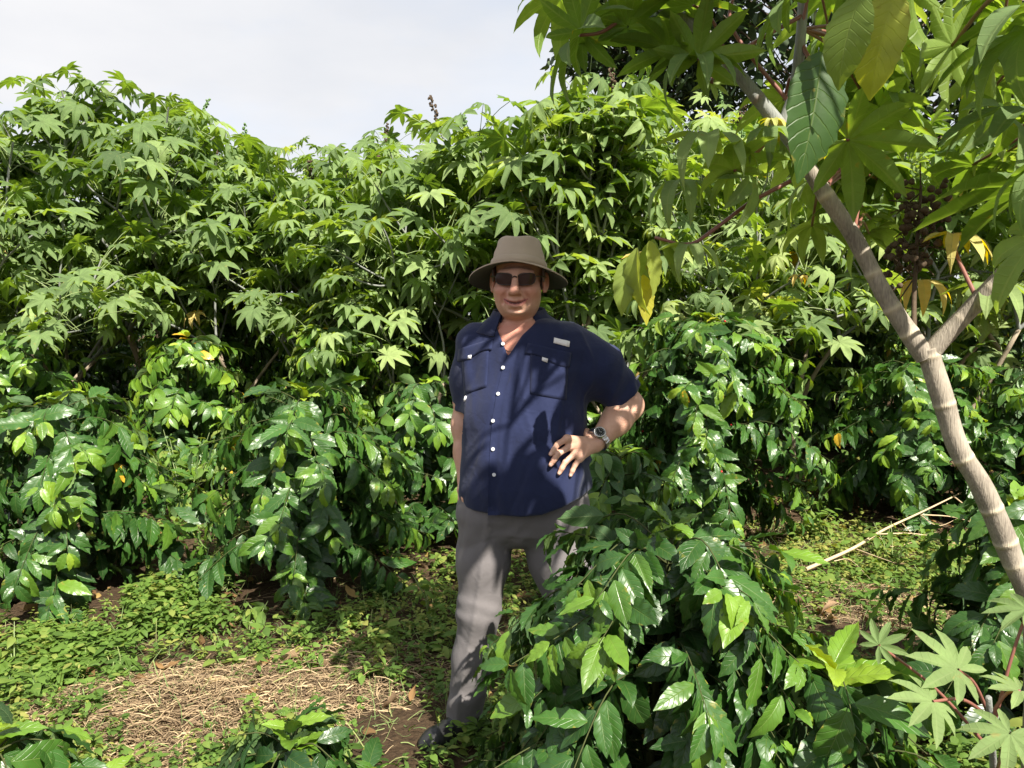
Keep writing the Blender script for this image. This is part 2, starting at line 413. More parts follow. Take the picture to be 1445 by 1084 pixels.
def make_ground():
    e = np.concatenate([-np.geomspace(1500, 9, 22), np.linspace(-8, 8, 161), np.geomspace(9, 1500, 22)])
    X, Yg = np.meshgrid(e, e + 4)
    Z = ground_h(X, Yg)
    a = Acc(); a.add(np.stack([X, Yg, Z], -1), grid_faces(len(e), len(e)))
    o = a.build('ground', soil_material()); tag(o, kind='structure')
make_ground()

# ------------------------------------------------------------------ coffee bushes
def coffee_bush(seed, base, h, r, label, hi=False, leaf=.160, levels=None, dens=1.0, bright=0.0, cherries=0, yellow=0, low=.12, group='coffee bushes', flatten=1.0, name='coffee_bush', gap=.045, wild=1.12):
    rng = np.random.default_rng(seed)
    base = np.array([base[0], base[1], float(ground_h(base[0], base[1])) - .01])
    root = thing(name, base, label, 'coffee bush', group)
    st = Acc(); lv = Acc(); berries = []
    lean = rng.uniform(-.06, .06, 2) * h
    top = np.array([lean[0], lean[1], h * .93])
    sp = smooth_path([(0, 0, 0), top * .5 + np.array([rng.uniform(-.02, .02), 0, 0]), top], 12)
    tube(st, sp, [.017 * max(h, .6), .006], 8)
    nl = levels or max(6, int(h / .085))
    P_, D_, N_, S_, T_ = [], [], [], [], []
    a0 = rng.uniform(0, 6.28)
    UPV = np.array([0, 0, 1.0])
    for i in range(nl):
        f = low + (1 - low) * (i + rng.uniform(-.3, .3)) / (nl - 1) * .97
        f = min(max(f, .05), .985)
        p0 = np.array([np.interp(f, np.linspace(0, 1, 12), sp[:, k]) for k in range(3)])
        prof = (1 - ((f - .38) / .68) ** 2) if f > .38 else 1 - .25 * ((.38 - f) / .38)
        prof = max(prof, .06) ** .5
        nb = 5 if hi else 4
        for b in range(nb):
            az = a0 + i * 1.25 + b * 2 * math.pi / nb + rng.uniform(-.35, .35)
            Lb = r * prof * rng.uniform(.72, wild)
            o = np.array([math.cos(az), math.sin(az), 0])
            rise = rng.uniform(.10, .5) + .5 * max(0, f - .7)
            droop = rng.uniform(.12, .48) * flatten
            q1 = p0 + o * Lb * .5 + UPV * Lb * rise * .45
            q2 = p0 + o * Lb + UPV * Lb * (rise * .75 - droop)
            nn = max(4, int(Lb / gap))
            br = smooth_path([p0, q1, q2], nn + 3)
            if br[-1][2] < .05: br[:, 2] = np.maximum(br[:, 2], .05 + .02 * rng.random())
            tube(st, br, [.0030, .0012], 4, cap=False)
            tang = norm(np.gradient(br, axis=0))
            for k in range(2, len(br)):
                g = k / (len(br) - 1)
                if g < .22 and rng.random() < .75: continue
                if rng.random() > dens: continue
                T = tang[k]; S = norm(np.cross(T, UPV))
                age = (1 - g) * .9
                for s in ((-1, 1) if k < len(br) - 1 else (-1, 1, 0)):
                    if rng.random() < .10: continue
                    grav = rng.uniform(.0, 1.75) if rng.random() < .85 else -.2 * (1.0 - .45 * max(0, f - .75) / .25)
                    d = T * rng.uniform(.25, .9) + S * s * rng.uniform(.35, 1.0) - UPV * grav
                    d = norm(d + rng.normal(0, .2, 3))
                    n = UPV * .75 + o * .75 + rng.normal(0, .28, 3)
                    P_.append(br[k] + d * .012); D_.append(d); N_.append(n)
                    S_.append(leaf * rng.uniform(.62, 1.18) * (1.0 - .35 * (g > .93)))
                    t = rng.beta(1.5, 3.2) * .42 + .36 * g * f + .26 * (g > .85) * (rng.random() < .55) + bright  # young leaves paler; the tint also paints sunlit tips and a shaded interior
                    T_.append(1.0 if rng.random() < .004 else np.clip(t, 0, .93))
                if cherries and rng.random() < cherries and g < .7:
                    if o[1] < .2: berries.append((br[k] + rng.normal(0, .009, 3) - np.array([0, 0, .006]), rng.uniform(.007, .009)))
    # fresh shoot at the top
    for k in range(10 if hi else 7):
        az = rng.uniform(0, 6.28); o = np.array([math.cos(az), math.sin(az), 0])
        d = norm(o * rng.uniform(.5, 1) + UPV * rng.uniform(.15, .9))
        P_.append(top + UPV * rng.uniform(-.03, .04)); D_.append(d); N_.append(UPV * .9 - o * .2 + rng.normal(0, .1, 3))
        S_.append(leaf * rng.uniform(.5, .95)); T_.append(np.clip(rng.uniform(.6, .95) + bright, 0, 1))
    P_, D_, N_, S_, T_ = map(np.array, (P_, D_, N_, S_, T_))
    keep = P_[:, 2] > -0.0
    tm = COFFEE_HI if hi else COFFEE_LO
    pick = rng.integers(0, len(tm), len(P_))
    for q in range(len(tm)):
        s = (pick == q) & keep
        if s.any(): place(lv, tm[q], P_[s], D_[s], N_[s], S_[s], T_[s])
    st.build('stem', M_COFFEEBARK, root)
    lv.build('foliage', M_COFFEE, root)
    for p, r_ in berries[:24]:
        ch = Acc(); ch.add(SPH[0] * r_ * np.array([1, 1, 1.15]) + p, SPH[1]); ch.build('cherry', M_CHERRY, root)
    return root

_ico = None
def sphere_quads(n=6):
    th = np.linspace(0, math.pi, n); ph = np.linspace(0, 2 * math.pi, 2 * n + 1)
    T, H = np.meshgrid(th, ph, indexing='ij')
    V = np.stack([np.sin(T) * np.cos(H), np.sin(T) * np.sin(H), np.cos(T)], -1).reshape(-1, 3)
    return V, grid_faces(2 * n + 1, n)[:, ::-1]
SPH = sphere_quads(6); SPH_LO = sphere_quads(4)
def cherry(acc, p, r):
    acc.add(SPH_LO[0] * r * np.array([1, 1, 1.2]) + p, SPH_LO[1])

# ------------------------------------------------------------------ castor trees
def capsule_cluster(acc, p0, p1, n, r, rng, spread=.05, spike=True):
    """raceme: ribbed three-lobed capsules around a stalk"""
    p0, p1 = np.array(p0), np.array(p1)
    V0, F0 = sphere_quads(7)
    lon = np.arctan2(V0[:, 1], V0[:, 0])
    V0 = V0 * (1 + .16 * np.cos(3 * lon) * np.sqrt(np.clip(1 - V0[:, 2] ** 2, 0, 1)))[:, None]
    for i in range(n):
        f = (i + rng.random()) / n
        o = norm(rng.normal(0, 1, 3) * np.array([1, 1, .5]))
        c = p0 * (1 - f) + p1 * f + o * spread * rng.uniform(.45, 1.0) * (1 - .35 * f)
        Q = norm(rng.normal(0, 1, (3, 3))); x = Q[0]; y = norm(np.cross(x, Q[1])); z = np.cross(x, y)
        acc.add(V0 @ np.stack([x, y, z]) * r * rng.uniform(.75, 1.15) + c, F0)

def castor_tree(seed, base, h, spread, label, trunk_h=.28, depth=4, leaf=(.17, .28), tint=0.0, racemes=2, yellow=.010, lean=(0, 0), rad=.035, name='castor_tree', leaves=5, greenfruit=True, wide=.70, cut=.27):
    rng = np.random.default_rng(seed)
    base = np.array([base[0], base[1], float(ground_h(base[0], base[1])) - .02])
    root = thing(name, base, label, 'castor tree', 'castor trees behind the coffee')
    st, lv, fr = Acc(), Acc(), Acc()
    UPV = np.array([0, 0, 1.0])
    tips, segs = [], []
    vs, vt = rng.uniform(.78, 1.12), rng.uniform(-.10, .10)
    def grow(p, d, L, r, lvl):
        mid = p + d * L * .5 + rng.normal(0, .04, 3) * L
        e = p + d * L
        segs.append((smooth_path([p, mid, e], 6), r, lvl))
        if lvl > 0:                                         # leaves along the older wood
            for _ in range(2):
                tips.append((p + (e - p) * rng.uniform(.3, .9), d, .5))
        if lvl >= depth:
            tips.append((e, d, 1.0)); return
        nb = 3 if (lvl == 0 or rng.random() < .35) else 2
        a0 = rng.uniform(0, 6.28)
        for b in range(nb):
            az = a0 + b * 6.283 / nb + rng.uniform(-.4, .4)
            ref = norm(np.cross(d, np.array([.3, .9, .2]))); w = np.cross(d, ref)
            tilt = rng.uniform(.42, .78) if lvl < 2 else rng.uniform(.35, .8)
            nd = norm(d * math.cos(tilt) + (ref * math.cos(az) + w * math.sin(az)) * math.sin(tilt) * np.array([spread, spread, 1]))
            nd = norm(nd + UPV * .13)
            grow(e, nd, Lseg * rng.uniform(.72, 1.15) * (.9 ** lvl), r * .72, lvl + 1)
    th = h * trunk_h
    Lseg = (h - th) / (depth * .62)
    d0 = norm(np.array([lean[0], lean[1], 1.0]))
    grow(np.zeros(3), d0, th, rad, 0)
    zmax = max(t[0][2] for t in tips)
    k = np.array([wide, wide, (h - .5) / zmax])
    tips = [(t[0] * k, t[1], t[2]) for t in tips]
    for (p, r, lvl) in segs: tube(st, p * k, [r, r * .78], 6 if lvl < 2 else 5, m=0 if lvl < 2 else 1)
    P_, D_, N_, S_, T_ = [], [], [], [], []
    pet = Acc()
    for (e, d, wgt) in tips:
        e = e * np.array([1, 1, 1])
        n = int(leaves * wgt * rng.uniform(.8, 1.2))
        for _ in range(n):
            az = rng.uniform(0, 6.28); el = rng.uniform(-.1, 1.0)
            o = np.array([math.cos(az), math.sin(az), 0]) 
            pd = norm(o * math.cos(el) + UPV * math.sin(el) * .8 + d * .3)
            pl = rng.uniform(.18, .48)
            s0 = e - d * rng.uniform(0, .28)
            if s0[2] < h * cut and rng.random() < .8: continue
            s1 = s0 + pd * pl
            tube(lv, smooth_path([s0, s0 + pd * pl * .5 + UPV * .03, s1], 4), [.004, .003], 3, m=1, cap=False)
            P_.append(s1); D_.append(norm(o + UPV * rng.uniform(-.75, .15)))
            N_.append(UPV * .9 + o * rng.uniform(-.1, .7) + rng.normal(0, .33, 3))
            S_.append(rng.uniform(*leaf) * vs); t = rng.beta(1.8, 1.8) * .8 + tint + vt
            if rng.random() < yellow: t = rng.uniform(.9, 1)
            else: t = min(max(t, 0), .84)
            T_.append(t)
    P_, D_, N_, S_, T_ = map(np.array, (P_, D_, N_, S_, T_))
    pick = rng.integers(0, len(CASTOR_LO), len(P_))
    for q in range(len(CASTOR_LO)):
        s = pick == q
        if s.any(): place(lv, CASTOR_LO[q], P_[s], D_[s], N_[s], S_[s], T_[s])
    st.build('trunk', [M_FARBARK, M_GREYSTEM], root)
    lv.build('crown', [M_CASTOR, M_GREENPET], root)
    hi_t = sorted([t for t in tips if t[2] == 1.0], key=lambda t: -t[0][2])
    for i in range(min(racemes, len(hi_t))):
        e, d, _ = hi_t[i * 2 % len(hi_t)]
        fr = Acc(); p1 = e + norm(d + UPV) * rng.uniform(.22, .34)
        tube(fr, [e, p1], [.006, .003], 5)
        capsule_cluster(fr, e + (p1 - e) * .25, p1, 32, .012, rng, .035)
        fr.build('fruit_cluster', M_GREENCAP if (greenfruit and rng.random() < .7) else M_CAPSULE, root)
    return root

# ------------------------------------------------------------------ far evergreen trees
def clump_tree(seed, base, h, crown_z, rx, rz, label, nclump=70, per=90, leaf=.17, tint=.3, name='evergreen_tree'):
    rng = np.random.default_rng(seed)
    root = thing(name, (base[0], base[1], 0), label, 'tree', 'tall trees behind the field')
    tr, lv = Acc(), Acc()
    tube(tr, smooth_path([(0, 0, 0), (.1, 0, h * .4), (rng.uniform(-.4, .4), .2, h * .9)], 10), [.02 * h + .08, .04], 8)
    P_, D_, N_ = [], [], []
    for i in range(nclump):
        u = norm(rng.normal(0, 1, 3)); rad = rng.uniform(.35, 1.05) ** .6
        c = np.array([u[0] * rx * rad, u[1] * rx * rad, crown_z + u[2] * rz * rad])
        s0 = np.array([0, 0, max(c[2] - rx * .6, h * .25)])
        tube(tr, smooth_path([s0, (s0 + c) / 2 + np.array([0, 0, .2]), c], 5), [.05, .012], 4, cap=False)
        sz = rng.uniform(.35, .8) * rx / 3.2
        q = np.clip(rng.normal(0, 1, (per, 3)), -1.5, 1.5) * sz * np.array([1, 1, .55])
        P_.append(c + q); dd = norm(q + np.array([0, 0, -.2]) + rng.normal(0, .5, (per, 3))); D_.append(dd)
        N_.append(np.array([0, 0, 1.]) + rng.normal(0, .45, (per, 3)))
    P_, D_, N_ = map(np.concatenate, (P_, D_, N_))
    pick = rng.integers(0, 4, len(P_))
    for q in range(4):
        s = pick == q
        place(lv, SMALL_LEAF[q], P_[s], D_[s], N_[s], leaf * rng.uniform(.7, 1.3, s.sum()), np.clip(rng.beta(2, 3, s.sum()) * .7 + tint - .15, 0, 1))
    tr.build('trunk', M_TRUNK, root); lv.build('crown', M_TREE, root)
    return root

# ------------------------------------------------------------------ implicit surfaces for the figure
def smin(a, b, k):
    h = np.maximum(k - np.abs(a - b), 0) / k
    return np.minimum(a, b) - h * h * k / 4

class Field:
    def __init__(s, lo, hi, h):
        s.lo = np.array(lo, float); s.h = h
        s.n = np.ceil((np.array(hi) - s.lo) / h).astype(int) + 1
        s.F = np.full(s.n, .06, np.float32)
    def block(s, lo, hi):
        i0 = np.clip(np.floor((np.array(lo) - s.lo) / s.h).astype(int), 0, s.n - 1)
        i1 = np.clip(np.ceil((np.array(hi) - s.lo) / s.h).astype(int) + 1, 1, s.n)
        sl = tuple(slice(a, b) for a, b in zip(i0, i1))
        g = [s.lo[k] + s.h * np.arange(i0[k], i1[k], dtype=np.float32) for k in range(3)]
        X, Y, Z = np.meshgrid(*g, indexing='ij', sparse=True)
        return sl, X.astype(np.float32), Y.astype(np.float32), Z.astype(np.float32)
    def comb(s, sl, d, k, op):
        d = np.minimum(d, .06) if op == 'add' else d
        a = s.F[sl]
        if op == 'add': s.F[sl] = smin(a, d, k)
        else: s.F[sl] = -smin(-a, d, k)              # carve
    def capsule(s, a, b, ra, rb, k=.02, op='add'):
        a, b = np.array(a, float), np.array(b, float); R = max(ra, rb) + .065
        sl, X, Y, Z = s.block(np.minimum(a, b) - R, np.maximum(a, b) + R)
        ab = b - a; L = max(ab @ ab, 1e-9)
        t = np.clip(((X - a[0]) * ab[0] + (Y - a[1]) * ab[1] + (Z - a[2]) * ab[2]) / L, 0, 1)
        d = np.sqrt((X - a[0] - t * ab[0]) ** 2 + (Y - a[1] - t * ab[1]) ** 2 + (Z - a[2] - t * ab[2]) ** 2) - (ra + (rb - ra) * t)
        s.comb(sl, d, k, op)
    def chain(s, pts, rad, k=.02, op='add'):
        for i in range(len(pts) - 1): s.capsule(pts[i], pts[i + 1], rad[i], rad[i + 1], k, op)
    def ellipsoid(s, c, r, k=.02, R=None, op='add'):
        c = np.array(c, float); r = np.array(r, float); m = r.max() + .065
        sl, X, Y, Z = s.block(c - m, c + m)
        x, y, z = X - c[0], Y - c[1], Z - c[2]
        if R is not None:                              # columns of R are the ellipsoid axes
            x, y, z = [x * R[0, i] + y * R[1, i] + z * R[2, i] for i in range(3)]
        q = np.sqrt((x / r[0]) ** 2 + (y / r[1]) ** 2 + (z / r[2]) ** 2)
        q2 = np.sqrt((x / r[0] ** 2) ** 2 + (y / r[1] ** 2) ** 2 + (z / r[2] ** 2) ** 2)
        d = q * (q - 1) / np.maximum(q2, 1e-6)
        s.comb(sl, d, k, op)
    def loft(s, zs, cx, cy, a, bf, bb, th, k=.03, p=2.3):
        """stack of super-ellipses turned by th about z, front depth bf, back depth bb"""
        zs = np.array(zs); o = np.argsort(zs)
        f = lambda q, Z: np.interp(Z, zs[o], np.array(q, float)[o]).astype(np.float32)
        m = max(max(a), max(bf), max(bb)) + .065
        sl, X, Y, Z = s.block([min(cx) - m, min(cy) - m, zs.min() - .0], [max(cx) + m, max(cy) + m, zs.max() + .0])
        dx, dy = X - f(cx, Z), Y - f(cy, Z)
        u = dx * math.cos(th) + dy * math.sin(th); v = -dx * math.sin(th) + dy * math.cos(th)
        A = f(a, Z); B = np.where(v < 0, f(bf, Z), f(bb, Z))
        q = (np.abs(u / A) ** p + np.abs(v / B) ** p) ** (1 / p)
        d = (q - 1) * np.minimum(A, B)
        s.comb(sl, d.astype(np.float32), k, 'add')
    def sample(s, p):
        q = (np.asarray(p) - s.lo) / s.h
        i = np.clip(np.floor(q).astype(int), 0, s.n - 2); f = np.clip(q - i, 0, 1)
        r = 0
        for dx in (0, 1):
            for dy in (0, 1):
                for dz in (0, 1):
                    w = (f[..., 0] if dx else 1 - f[..., 0]) * (f[..., 1] if dy else 1 - f[..., 1]) * (f[..., 2] if dz else 1 - f[..., 2])
                    r = r + w * s.F[i[..., 0] + dx, i[..., 1] + dy, i[..., 2] + dz]
        return r
    def grad(s, p):
        e = s.h
        return norm(np.stack([s.sample(p + np.eye(3)[k] * e) - s.sample(p - np.eye(3)[k] * e) for k in range(3)], -1))
    def hit(s, px, py, y0, y1):
        """first surface point along the camera ray through photo pixels (arrays)"""
        px, py = np.broadcast_arrays(np.asarray(px, float), np.asarray(py, float))
        D = np.stack([(px - PW / 2) / FPX, np.zeros_like(px), np.zeros_like(px)], -1) + _up * ((PH / 2 - py) / FPX)[..., None] + _fw
        D = D / D[..., 1:2]
        best = np.full(px.shape, np.nan); prev = None
        for Y in np.arange(y0, y1, s.h * .7):
            v = s.sample(CAM + D * Y)
            if prev is not None:
                cr = np.isnan(best) & (v <= 0) & (prev > 0)
                best = np.where(cr, Y - s.h * .7 * (-v) / np.maximum(prev - v, 1e-6), best)
            prev = v
        bad = np.isnan(best)
        if bad.any(): best = np.where(bad, np.nanmedian(best) if not bad.all() else (y0 + y1) / 2, best)
        return CAM + D * best[..., None]
    def mesh(s, relax=2):
        """naive surface nets"""
        F = s.F; ins = F < 0
        c = [ins[dx:ins.shape[0] - 1 + dx, dy:ins.shape[1] - 1 + dy, dz:ins.shape[2] - 1 + dz] for dx in (0, 1) for dy in (0, 1) for dz in (0, 1)]
        any_ = c[0].copy(); all_ = c[0].copy()
        for q in c[1:]: any_ |= q; all_ &= q
        act = any_ & ~all_
        idx = np.argwhere(act); ids = np.full(act.shape, -1, np.int32); ids[act] = np.arange(len(idx))
        off = np.array([(dx, dy, dz) for dx in (0, 1) for dy in (0, 1) for dz in (0, 1)])
        val = np.stack([F[tuple((idx + o).T)] for o in off], 1)
        S = np.zeros((len(idx), 3)); cnt = np.zeros(len(idx))
        for a in range(8):
            for b in range(a + 1, 8):
                if np.abs(off[a] - off[b]).sum() != 1: continue
                va, vb = val[:, a], val[:, b]; m = (va < 0) != (vb < 0)
                t = np.where(m, va / np.where(m, va - vb, 1), 0)
                S += np.where(m[:, None], off[a] + t[:, None] * (off[b] - off[a]), 0); cnt += m
        V = (idx + S / cnt[:, None]) * s.h + s.lo
        faces = []
        for ax in range(3):
            e1, e2 = [(1, 2), (2, 0), (0, 1)][ax]
            sl0 = [slice(None)] * 3; sl1 = [slice(None)] * 3
            sl0[ax] = slice(0, -1); sl1[ax] = slice(1, None)
            A, B = ins[tuple(sl0)], ins[tuple(sl1)]
            for flip in (False, True):
                E = np.argwhere((A & ~B) if not flip else (~A & B))
                ok = (E[:, e1] > 0) & (E[:, e2] > 0) & (E[:, e1] < F.shape[e1] - 1) & (E[:, e2] < F.shape[e2] - 1)
                E = E[ok]; q = []
                for (d1, d2) in ((0, 0), (-1, 0), (-1, -1), (0, -1)):
                    T = E.copy(); T[:, e1] += d1; T[:, e2] += d2; q.append(ids[tuple(T.T)])
                q = np.stack(q, 1)
                faces.append(q if not flip else q[:, ::-1])
        Fq = np.concatenate(faces); Fq = Fq[(Fq >= 0).all(1)]
        # two rounds of light relaxing to remove the grid's stair steps
        for _ in range(relax):
            acc = np.zeros_like(V); n = np.zeros(len(V))
            for k in range(4):
                a, b = Fq[:, k], Fq[:, (k + 1) % 4]
                for d in range(3):
                    acc[:, d] += np.bincount(a, V[b, d], len(V)) + np.bincount(b, V[a, d], len(V))
                n += np.bincount(a, minlength=len(V)) + np.bincount(b, minlength=len(V))
            V = V * .5 + .5 * acc / np.maximum(n, 1)[:, None]
        return V, Fq

def wob(X, Y, Z, seed, fx, fy, fz, n=5):
    """cheap smooth noise: a few warped sines"""
    r = np.random.default_rng(seed); s = 0
    for _ in range(n):
        a = r.normal(0, 1, 3) * np.array([fx, fy, fz]); s = s + np.sin(a[0] * X + a[1] * Y + a[2] * Z + r.uniform(0, 6.28))
    return s / n ** .5

# ------------------------------------------------------------------ the man
def skin_material():
    m, N, L = new_mat('skin')
    mn = lambda op, a, b=None, c=None: math_node(N, L, op, a, b, c)
    out = N.new('ShaderNodeOutputMaterial'); pb = N.new('ShaderNodeBsdfPrincipled')
    at = N.new('ShaderNodeAttribute'); at.attribute_name = 'lf'
    sp = N.new('ShaderNodeSeparateXYZ'); L.new(at.outputs['Vector'], sp.inputs[0])
    tc = N.new('ShaderNodeTexCoord')
    n1 = N.new('ShaderNodeTexNoise'); n1.inputs['Scale'].default_value = 28; n1.inputs['Detail'].default_value = 5; L.new(tc.outputs['Object'], n1.inputs['Vector'])
    n2 = N.new('ShaderNodeTexNoise'); n2.inputs['Scale'].default_value = 260; n2.inputs['Detail'].default_value = 3; L.new(tc.outputs['Object'], n2.inputs['Vector'])
    cr = ramp(N, [(.3, (.52, .285, .20)), (.7, (.65, .395, .295))]); L.new(n1.outputs['Fac'], cr.inputs['Fac'])
    m1 = N.new('ShaderNodeMixRGB'); L.new(sp.outputs[0], m1.inputs['Fac']); L.new(cr.outputs[0], m1.inputs['Color1']); m1.inputs['Color2'].default_value = (.50, .17, .12, 1)
    m2 = N.new('ShaderNodeMixRGB'); L.new(mn('MINIMUM', sp.outputs[1], 1.0), m2.inputs['Fac']); L.new(m1.outputs[0], m2.inputs['Color1']); m2.inputs['Color2'].default_value = (.42, .13, .115, 1)
    m4 = N.new('ShaderNodeMixRGB'); L.new(mn('MAXIMUM', mn('SUBTRACT', sp.outputs[1], 1.0), 0.0), m4.inputs['Fac']); L.new(m2.outputs[0], m4.inputs['Color1']); m4.inputs['Color2'].default_value = (.10, .03, .025, 1)
    m3 = N.new('ShaderNodeMixRGB'); L.new(sp.outputs[2], m3.inputs['Fac']); L.new(m4.outputs[0], m3.inputs['Color1']); m3.inputs['Color2'].default_value = (.75, .50, .42, 1)
    L.new(m3.outputs[0], pb.inputs['Base Color'])
    pb.inputs['Roughness'].default_value = .48; pb.inputs['Specular IOR Level'].default_value = .4
    pb.inputs['Subsurface Weight'].default_value = .05; pb.inputs['Subsurface Radius'].default_value = (.01, .004, .002); pb.inputs['Subsurface Scale'].default_value = .6
    bp = N.new('ShaderNodeBump'); bp.inputs['Strength'].default_value = .5; bp.inputs['Distance'].default_value = .003
    L.new(mn('ADD', n2.outputs['Fac'], n1.outputs['Fac']), bp.inputs['Height']); L.new(bp.outputs[0], pb.inputs['Normal'])
    L.new(pb.outputs[0], out.inputs['Surface'])
    return m

def cloth_material(name, col, weave=900, rough=.85, bump=.25, var=.25, sheen=.15):
    m, N, L = new_mat(name)
    out = N.new('ShaderNodeOutputMaterial'); pb = N.new('ShaderNodeBsdfPrincipled')
    tc = N.new('ShaderNodeTexCoord')
    n1 = N.new('ShaderNodeTexNoise'); n1.inputs['Scale'].default_value = 14; n1.inputs['Detail'].default_value = 6; L.new(tc.outputs['Object'], n1.inputs['Vector'])
    n2 = N.new('ShaderNodeTexNoise'); n2.inputs['Scale'].default_value = weave; L.new(tc.outputs['Object'], n2.inputs['Vector'])
    n3 = N.new('ShaderNodeTexNoise'); n3.inputs['Scale'].default_value = 26; n3.inputs['Detail'].default_value = 2; n3.inputs['Distortion'].default_value = .8; L.new(tc.outputs['Object'], n3.inputs['Vector'])
    hv = N.new('ShaderNodeHueSaturation'); hv.inputs['Color'].default_value = (*col, 1)
    L.new(math_node(N, L, 'ADD', 1 - var, math_node(N, L, 'MULTIPLY', math_node(N, L, 'ADD', n1.outputs['Fac'], n2.outputs['Fac']), var)), hv.inputs['Value'])
    L.new(hv.outputs[0], pb.inputs['Base Color']); pb.inputs['Roughness'].default_value = rough; pb.inputs['Specular IOR Level'].default_value = .25
    pb.inputs['Sheen Weight'].default_value = sheen; pb.inputs['Sheen Roughness'].default_value = .5
    bp = N.new('ShaderNodeBump'); bp.inputs['Strength'].default_value = bump; bp.inputs['Distance'].default_value = .006
    L.new(math_node(N, L, 'ADD', n3.outputs['Fac'], math_node(N, L, 'MULTIPLY', n2.outputs['Fac'], .06)), bp.inputs['Height']); L.new(bp.outputs[0], pb.inputs['Normal'])
    L.new(pb.outputs[0], out.inputs['Surface'])
    return m

def make_person():
    YM = 2.65
    W = lambda px, py, dy=0.0: P(px, py, YM + dy)
    mo = G(700, 1043); mo[2] = 0.0
    Z_of = lambda py: W(735, py)[2]
    M_SKIN = skin_material()
    M_SHIRT = cloth_material('navy_cotton', (.013, .019, .060), bump=.42, sheen=.12)
    M_TROUSER = cloth_material('grey_twill', (.150, .138, .142), bump=.3, var=.12, sheen=.05)
    M_KHAKI = cloth_material('khaki_canvas', (.39, .31, .235), bump=.25, var=.15, sheen=.05)
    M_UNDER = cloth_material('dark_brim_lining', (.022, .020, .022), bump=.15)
    M_WHITE = plain('white_label', (.80, .78, .80), .6, .3, .1)
    M_BUTTON = plain('pearl_button', (.62, .63, .66), .3, .5, .1)
    M_STEEL = plain('steel', (.55, .55, .56), .28, .5, .1, metal=1.0)
    M_DIAL = plain('dark_dial', (.03, .03, .035), .2, .5, .2)
    M_FRAME = plain('dark_frame', (.03, .022, .02), .3, .5, .1)
    M_LENS = plain('brown_lens', (.030, .013, .012), .10, .3, .05)
    M_SHOE = plain('black_leather', (.014, .014, .015), .42, .5, .4, 40, .2, 60)
    root = thing('person', mo, 'man in khaki brimmed hat, sunglasses, navy short-sleeved shirt and grey trousers, standing hand on hip', 'person')
    th = math.radians(-18)
    # ---- shirt
    rows = [(440, 712, 756, .05, .07), (448, 704, 770, .075, .09), (456, 682, 802, .10, .11), (468, 664, 826, .118, .12), (490, 656, 838, .135, .125), (520, 655, 840, .150, .13),
            (560, 651, 833, .165, .13), (600, 649, 831, .180, .13), (640, 648, 833, .190, .135), (680, 645, 836, .185, .14), (715, 643, 838, .172, .145), (740, 642, 839, .165, .145)]
    zs = [Z_of(r[0]) for r in rows]
    cx = [W((r[1] + r[2]) / 2, r[0])[0] for r in rows]
    hw = [(r[2] - r[1]) / 2 / 408. * 1.0 for r in rows]
    cy = [YM + .02] * len(rows)
    bf = [r[3] for r in rows]; bb = [r[4] for r in rows]
    hem = lambda px: np.interp(px, [640, 652, 670, 700, 735, 765, 795, 820, 836], [708, 714, 721, 727, 730, 727, 716, 702, 688])
    sh = Field([-.36, 2.22, .72], [.55, 3.0, 1.60], .0055)
    sh.loft(zs, cx, cy, hw, bf, bb, th)
    # sleeves
    shR = W(672, 484, .06); shL = W(816, 490, -.03)
    sh.chain([shR, W(666, 530, .08), W(664, 578, .09)], [.068, .064, .060], .05)
    sh.chain([W(808, 490, .0), W(846, 520, -.02), W(880, 562, .0)], [.074, .072, .068], .06)
    def pix(X, Y, Z):
        dz = Z - CAM[2]; c = Y * _fw[1] + dz * _fw[2]; u = Y * _up[1] + dz * _up[2]
        return PW / 2 + FPX * X / c, PH / 2 - FPX * u / c
    sl, X, Y, Z = sh.block(sh.lo, sh.lo + sh.h * (sh.n - 1))
    PX, PY = pix(X, Y, Z)
    F = sh.F
    # folds: gentle noise, drag lines from the left armpit and around the hand on the hip, vertical drape near the hem
    F += .0026 * wob(X, Y, Z, 3, 16, 14, 11) + .0016 * wob(X, Y, Z, 4, 45, 30, 26) - .0042 * (1 - np.clip(np.abs(wob(X + .25 * Z, Y, Z * .55, 6, 26, 14, 12, 4)) / .35, 0, 1)) + .0036 * (1 - np.clip(np.abs(wob(X - .35 * Z, Y, Z * .5, 16, 24, 14, 14, 4)) / .30, 0, 1)) + .0005
    ang = np.arctan2(PY - 520, PX - 850); rd = np.hypot(PY - 520, PX - 850)
    F += .0024 * np.sin(7 * ang + .03 * rd + 1.5 * np.sin(rd / 22)) * np.exp(-((rd - 70) / 40) ** 2)
    ang = np.arctan2(PY - 640, PX - 815); rd = np.hypot(PY - 640, PX - 815)
    F += .0038 * np.sin(7 * ang + .05 * rd + 1) * np.exp(-((rd - 45) / 40) ** 2)
    F += .0040 * np.sin((PX - 640) / 9.5 + .02 * (PY - 700)) * np.clip((PY - 640) / 90, 0, 1) * (PX > 700)
    F += .0035 * np.sin((PY + .8 * PX) / 13.) * np.exp(-((PX - 665) / 30) ** 2 - ((PY - 590) / 80) ** 2)
    F += .0035 * np.sin((PY - .5 * PX) / 11.) * np.exp(-((PX - 815) / 40) ** 2 - ((PY - 590) / 50) ** 2)
    # side drop from chest to belly reads as a soft crease over the belly
    F[:] = np.maximum(F, (PY - hem(PX)) / 420.)
    # sleeve cuffs cut square to the arm
    def cut(c, n, keepx):
        c = np.array(c); n = norm(np.array(n))
        d = (X - c[0]) * n[0] + (Y - c[1]) * n[1] + (Z - c[2]) * n[2]
        reg = np.sqrt((X - c[0]) ** 2 + (Y - c[1]) ** 2 + (Z - c[2]) ** 2) < .13
        reg = reg & ((PX < 657) if keepx < 0 else (PX > 846))
        F[:] = np.where(reg, np.maximum(F, d), F)
